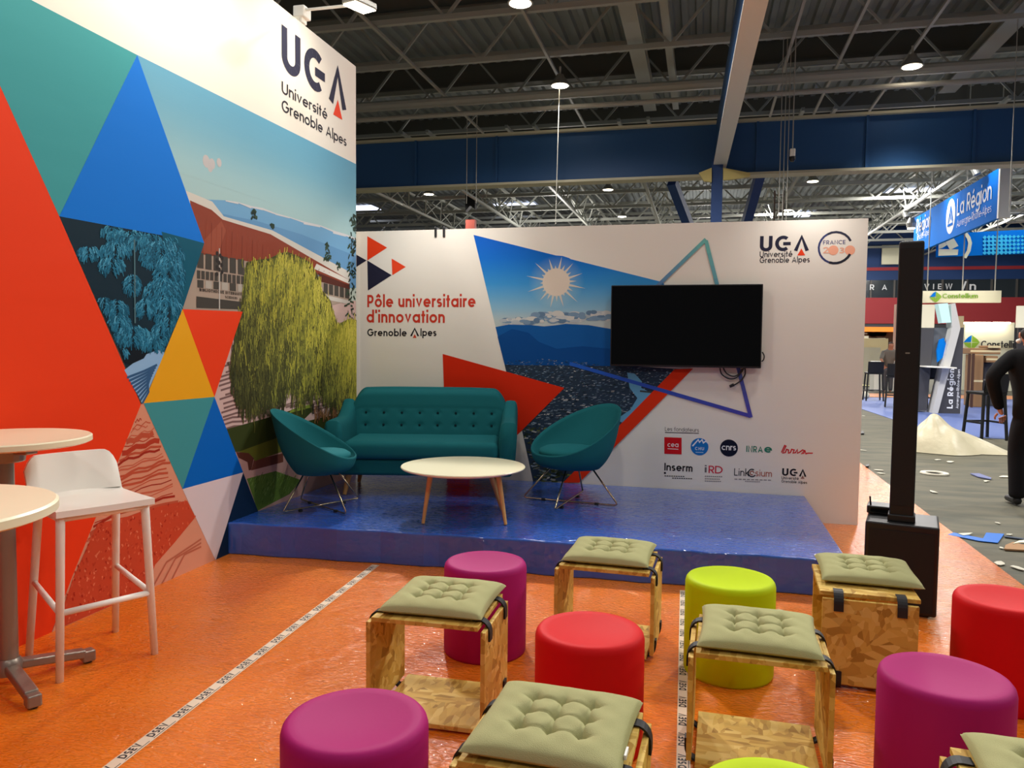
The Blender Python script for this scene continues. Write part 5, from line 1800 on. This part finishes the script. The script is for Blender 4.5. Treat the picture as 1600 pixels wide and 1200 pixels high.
# ------------------------------------------------------------------ plywood cube stools with cushions
def cushion_mesh():
    n = 73
    def h(u, v):
        x, y = 2 * u - 1, 2 * v - 1
        e = (1 - abs(x) ** 4) * (1 - abs(y) ** 4)
        z = .042 * max(0, e) ** .33
        for i in (-1, 0, 1):
            for j in (-1, 0, 1):
                d = ((x - i * .42) ** 2 + (y - j * .42) ** 2)
                z -= .022 * exp(-d / .006) + .008 * exp(-d / .03)
        inn = max(0, 1 - max(abs(x), abs(y)) ** 6 / .12) if max(abs(x), abs(y)) < .7 else 0
        for i in (-1, 0, 1):
            z -= .011 * exp(-((x - i * .42) / .022) ** 2) * (1 if abs(y) < .45 else exp(-((abs(y) - .45) / .12) ** 2))
            z -= .011 * exp(-((y - i * .42) / .022) ** 2) * (1 if abs(x) < .45 else exp(-((abs(x) - .45) / .12) ** 2))
        z += .0025 * sin(13 * x + 3 * y) * sin(11 * y - 2 * x) * e
        return max(z, .002)
    def pos(u, v):
        x, y = 2 * u - 1, 2 * v - 1
        k = .203 * (1 + .03 * (x * x) * (y * y) - .015 * (1 - x * x * y * y))
        return x * k, y * k
    mb = MB()
    mb.grid(lambda u, v: (*pos(u, v), .02 + h(u, v)), n, n)
    mb.grid(lambda u, v: (*pos(u, v), .02 - .45 * max(0, h(u, v) - .004)), n, n)
    for fn in (lambda u, w: (u, 0, w), lambda u, w: (u, 1, w), lambda u, w: (0, u, w), lambda u, w: (1, u, w)):
        def side(u, w, fn=fn):
            a, b, w = fn(u, w)
            x, y = pos(a, b)
            top, bot_ = .02 + h(a, b), .02
            return (x, y, bot_ + (top - bot_) * w)
        mb.grid(side, n, 2)
    return mb


cush = cushion_mesh().build('seat_cushion', M['sage'], smooth=1)
lbl = MB().box((.1, .206, .03), (.045, .006, .012)).build('care_label', M['label'], cush)
BT = .018
HS = .425


def stool(label, loc, rz, src=None):
    if src:
        return dup(src, label, loc, rz)
    r = thing('wooden_stool', label, 'stool', loc, rz, 'plywood cube stools')
    MB().box((0, 0, HS - BT / 2), (.43, .40, BT)).build('seat_board', M['osb'], r, bevel=.002)
    MB().box((0, 0, .012 + BT / 2), (.42, .40, BT)).build('base_board', M['osb'], r, bevel=.002)
    for sx in (-1, 1):
        b = MB().box((0, 0, .2), (.38, .36, BT)).v
        mb = MB().box((0, 0, 0), (BT, .38, .372))
        o = mb.build('side_panel', M['osb'], r, bevel=.002, loc=(sx * .232, 0, .215))
    for sx in (-1, 1):
        for sy in (-1, 1):
            for top in (1, 0):
                z0 = HS if top else .012
                s_ = 1 if top else -1
                pts = []
                # strap bent round the open corner between two boards
                for k in range(7):
                    a = radians(90 * k / 6)
                    cx_, cz_ = .205, z0 - s_ * .045
                    pts.append((sx * (cx_ + .044 * sin(a)), z0 - s_ * .045 + s_ * .052 * cos(a)))
                pts = [(sx * .178, z0 + s_ * .006)] + pts + [(sx * .249, z0 - s_ * .075)]
                mb = MB()
                n = len(pts)
                y0 = sy * .125
                outer_ = [(x, y, z) for x, z in pts for y in (y0 - .02, y0 + .02)]
                inner_ = [(x - sx * .008 * min(1, k / 3), y, z - s_ * .008 * max(0, 1 - k / 6)) for k, (x, z) in enumerate(pts) for y in (y0 - .017, y0 + .017)]
                mb.v = outer_ + inner_
                N2 = 2 * n
                for k in range(n - 1):
                    a, b, c_, d = 2 * k, 2 * k + 1, 2 * k + 3, 2 * k + 2
                    mb.f += [[a, b, c_, d], [N2 + d, N2 + c_, N2 + b, N2 + a], [a, d, N2 + d, N2 + a], [b, N2 + b, N2 + c_, c_]]
                mb.f += [[0, N2, N2 + 1, 1], [2 * n - 2, 2 * n - 1, N2 + 2 * n - 1, N2 + 2 * n - 2]]
                mb.m = [0] * len(mb.f)
                mb.build('corner_strap', M['rubber'], r)
    return r


STOOLS = [((-1.015, 2.92), 1.0, 'leftmost plywood cube stool, beside the purple pouf', 'sage tufted cushion on the leftmost stool', (0.012, .03), 1.5),
          ((-.425, 3.80), -2.5, 'plywood cube stool closest to the stage, behind the red pouf', 'small looking sage cushion on the stool closest to the stage', (0, .03), -2),
          ((.222, 2.895), -1.5, 'plywood cube stool in front of the lime pouf by the stage', 'sage tufted cushion in front of the lime pouf by the stage', (0.0, .015), -2.5),
          ((.735, 3.75), 87.0, 'plywood cube stool with flaked side panel facing us, by the speaker', 'sage tufted cushion on the stool next to the speaker', (.03, .09), -3),
          ((-.365, 2.02), -2.0, 'nearest plywood cube stool at the bottom middle', 'large looking nearest sage cushion at the bottom middle', (0, 0.01), -3),
          ((.87, 2.02), -4.0, 'plywood cube stool just entering at the bottom right corner', 'sage cushion just entering at the bottom right corner', (.02, .02), -6)]
s0 = None
for i, ((x, y), a, lab, clab, (dx, dy), ca) in enumerate(STOOLS):
    o = stool(lab, (x, y, .003), radians(a), s0)
    s0 = s0 or o
    c = cush if i == 0 else cush.copy()
    if i:
        COL.objects.link(c)
        d = lbl.copy()
        COL.objects.link(d)
        d.parent = c
    c.location = (x + dx, y + dy, HS + .003)
    c.rotation_euler.z = radians(ca + (90 if i == 4 else 0) * -1)
    tag(c, clab, 'cushion', 'sage seat cushions')

# ------------------------------------------------------------------ column loudspeaker
r = thing('column_loudspeaker', 'tall thin black column loudspeaker on a black bass box', 'loudspeaker', (1.135, 4.79, .004), radians(-14))
MB().box((.005, 0, .26), (.37, .35, .50)).build('bass_box', M['black'], r, bevel=.012, seg=3)
MB().box((.005, -.177, .25), (.33, .006, .44)).build('front_grille', mat('grille', (10, 10, 11), .75), r)
MB().box((0, 0, .005), (.30, .30, .01)).build('foot_pad', M['rubber'], r)
MB().box((0, -.06, 1.29), (.125, .11, 1.58)).build('speaker_column', mat('column_black', (12, 11, 12), .5), r, bevel=.012, seg=3)
MB().box((0, -.1165, 1.32), (.108, .004, 1.44)).build('column_grille', mat('grille', (10, 10, 11), .75), r)
MB().box((0, -.119, 1.46), (.022, .002, .008)).build('maker_badge', M['housing'], r)
MB().box((0, -.06, .53), (.14, .13, .04)).build('column_socket', M['black'], r, bevel=.006)
r = thing('radio_receiver', 'small black wireless receiver with antenna on the bass box behind the column', 'receiver', (1.08, 4.90, .516), radians(-14))
MB().box((0, 0, .026), (.21, .14, .045)).build('receiver_case', M['black'], r, bevel=.006)
MB().box((0, -.071, .026), (.17, .003, .024)).build('display', M['screen'], r)
MB().tube([(-.085, -.05, .04), (-.09, -.052, .10)], .005, 8).build('antenna', M['rubber'], r)

# ------------------------------------------------------------------ printed floor tapes and wall lamp
def floor_tape(a, b, w, label, n, tx=.03):
    a, b = Vector(a), Vector(b)
    d = (b - a)
    L = d.length
    ang = math.atan2(d.y, d.x)
    r = thing('floor_tape', label, 'tape', (a.x, a.y, .0035), ang, 'printed tapes on the orange floor')
    MB().box((L / 2, 0, .0006), (L, w, .001)).build('tape_strip', M['tape'], r)
    quads, wd_ = text_quads('DSEV', .32, .22)
    step = L / n
    k = w * .62 / 1.42
    for i in range(n):
        mb = MB()
        x0 = i * step + step * .2
        kx = k * .95
        for q in quads:
            mb.add([(x0 + p[0] * kx, -w * .22 + p[1] * k, .0014) for p in q], [(0, 1, 2, 3)])
        mb.box((x0 + wd_ * kx / 2 + .01, -w * .36, .0013), (wd_ * kx + .03, w * .06, .0003))
        mb.build('lettering', M['textblack'], r)
    return r


floor_tape((-1.945, 1.6, 0), (-2.088, 4.70, 0), .052, 'long white tape with black lettering along the left part of the orange floor', 20)
floor_tape((-.02, 2.2, 0), (-.075, 4.72, 0), .05, 'white tape with black lettering passing under the stool before the lime pouf', 16)

p = PX(472, 22, XW - .02)
hd = FLOOD.copy()
r = thing('wall_floodlight', 'white arm floodlight clamped to the tall booth wall above the logo', 'floodlight', p)
MB().box((0, 0, .005), (.10, .12, .09)).box((.01, 0, -.05), (.03, .08, .06)).build('clamp', M['white'], r, bevel=.01)
MB().tube([(0, 0, .03), hd - p], .012, 8).build('arm', M['white'], r)
e = hd - p
MB().bar(e + Vector((-.03, -.11, .0)), e + Vector((.03, .13, .02)), .14, .05).build('lamp_head', M['housing'], r, bevel=.01)
MB().bar(e + Vector((-.03, -.10, -.03)), e + Vector((.03, .12, -.01)), .12, .006).build('lens', M['glow'], r)
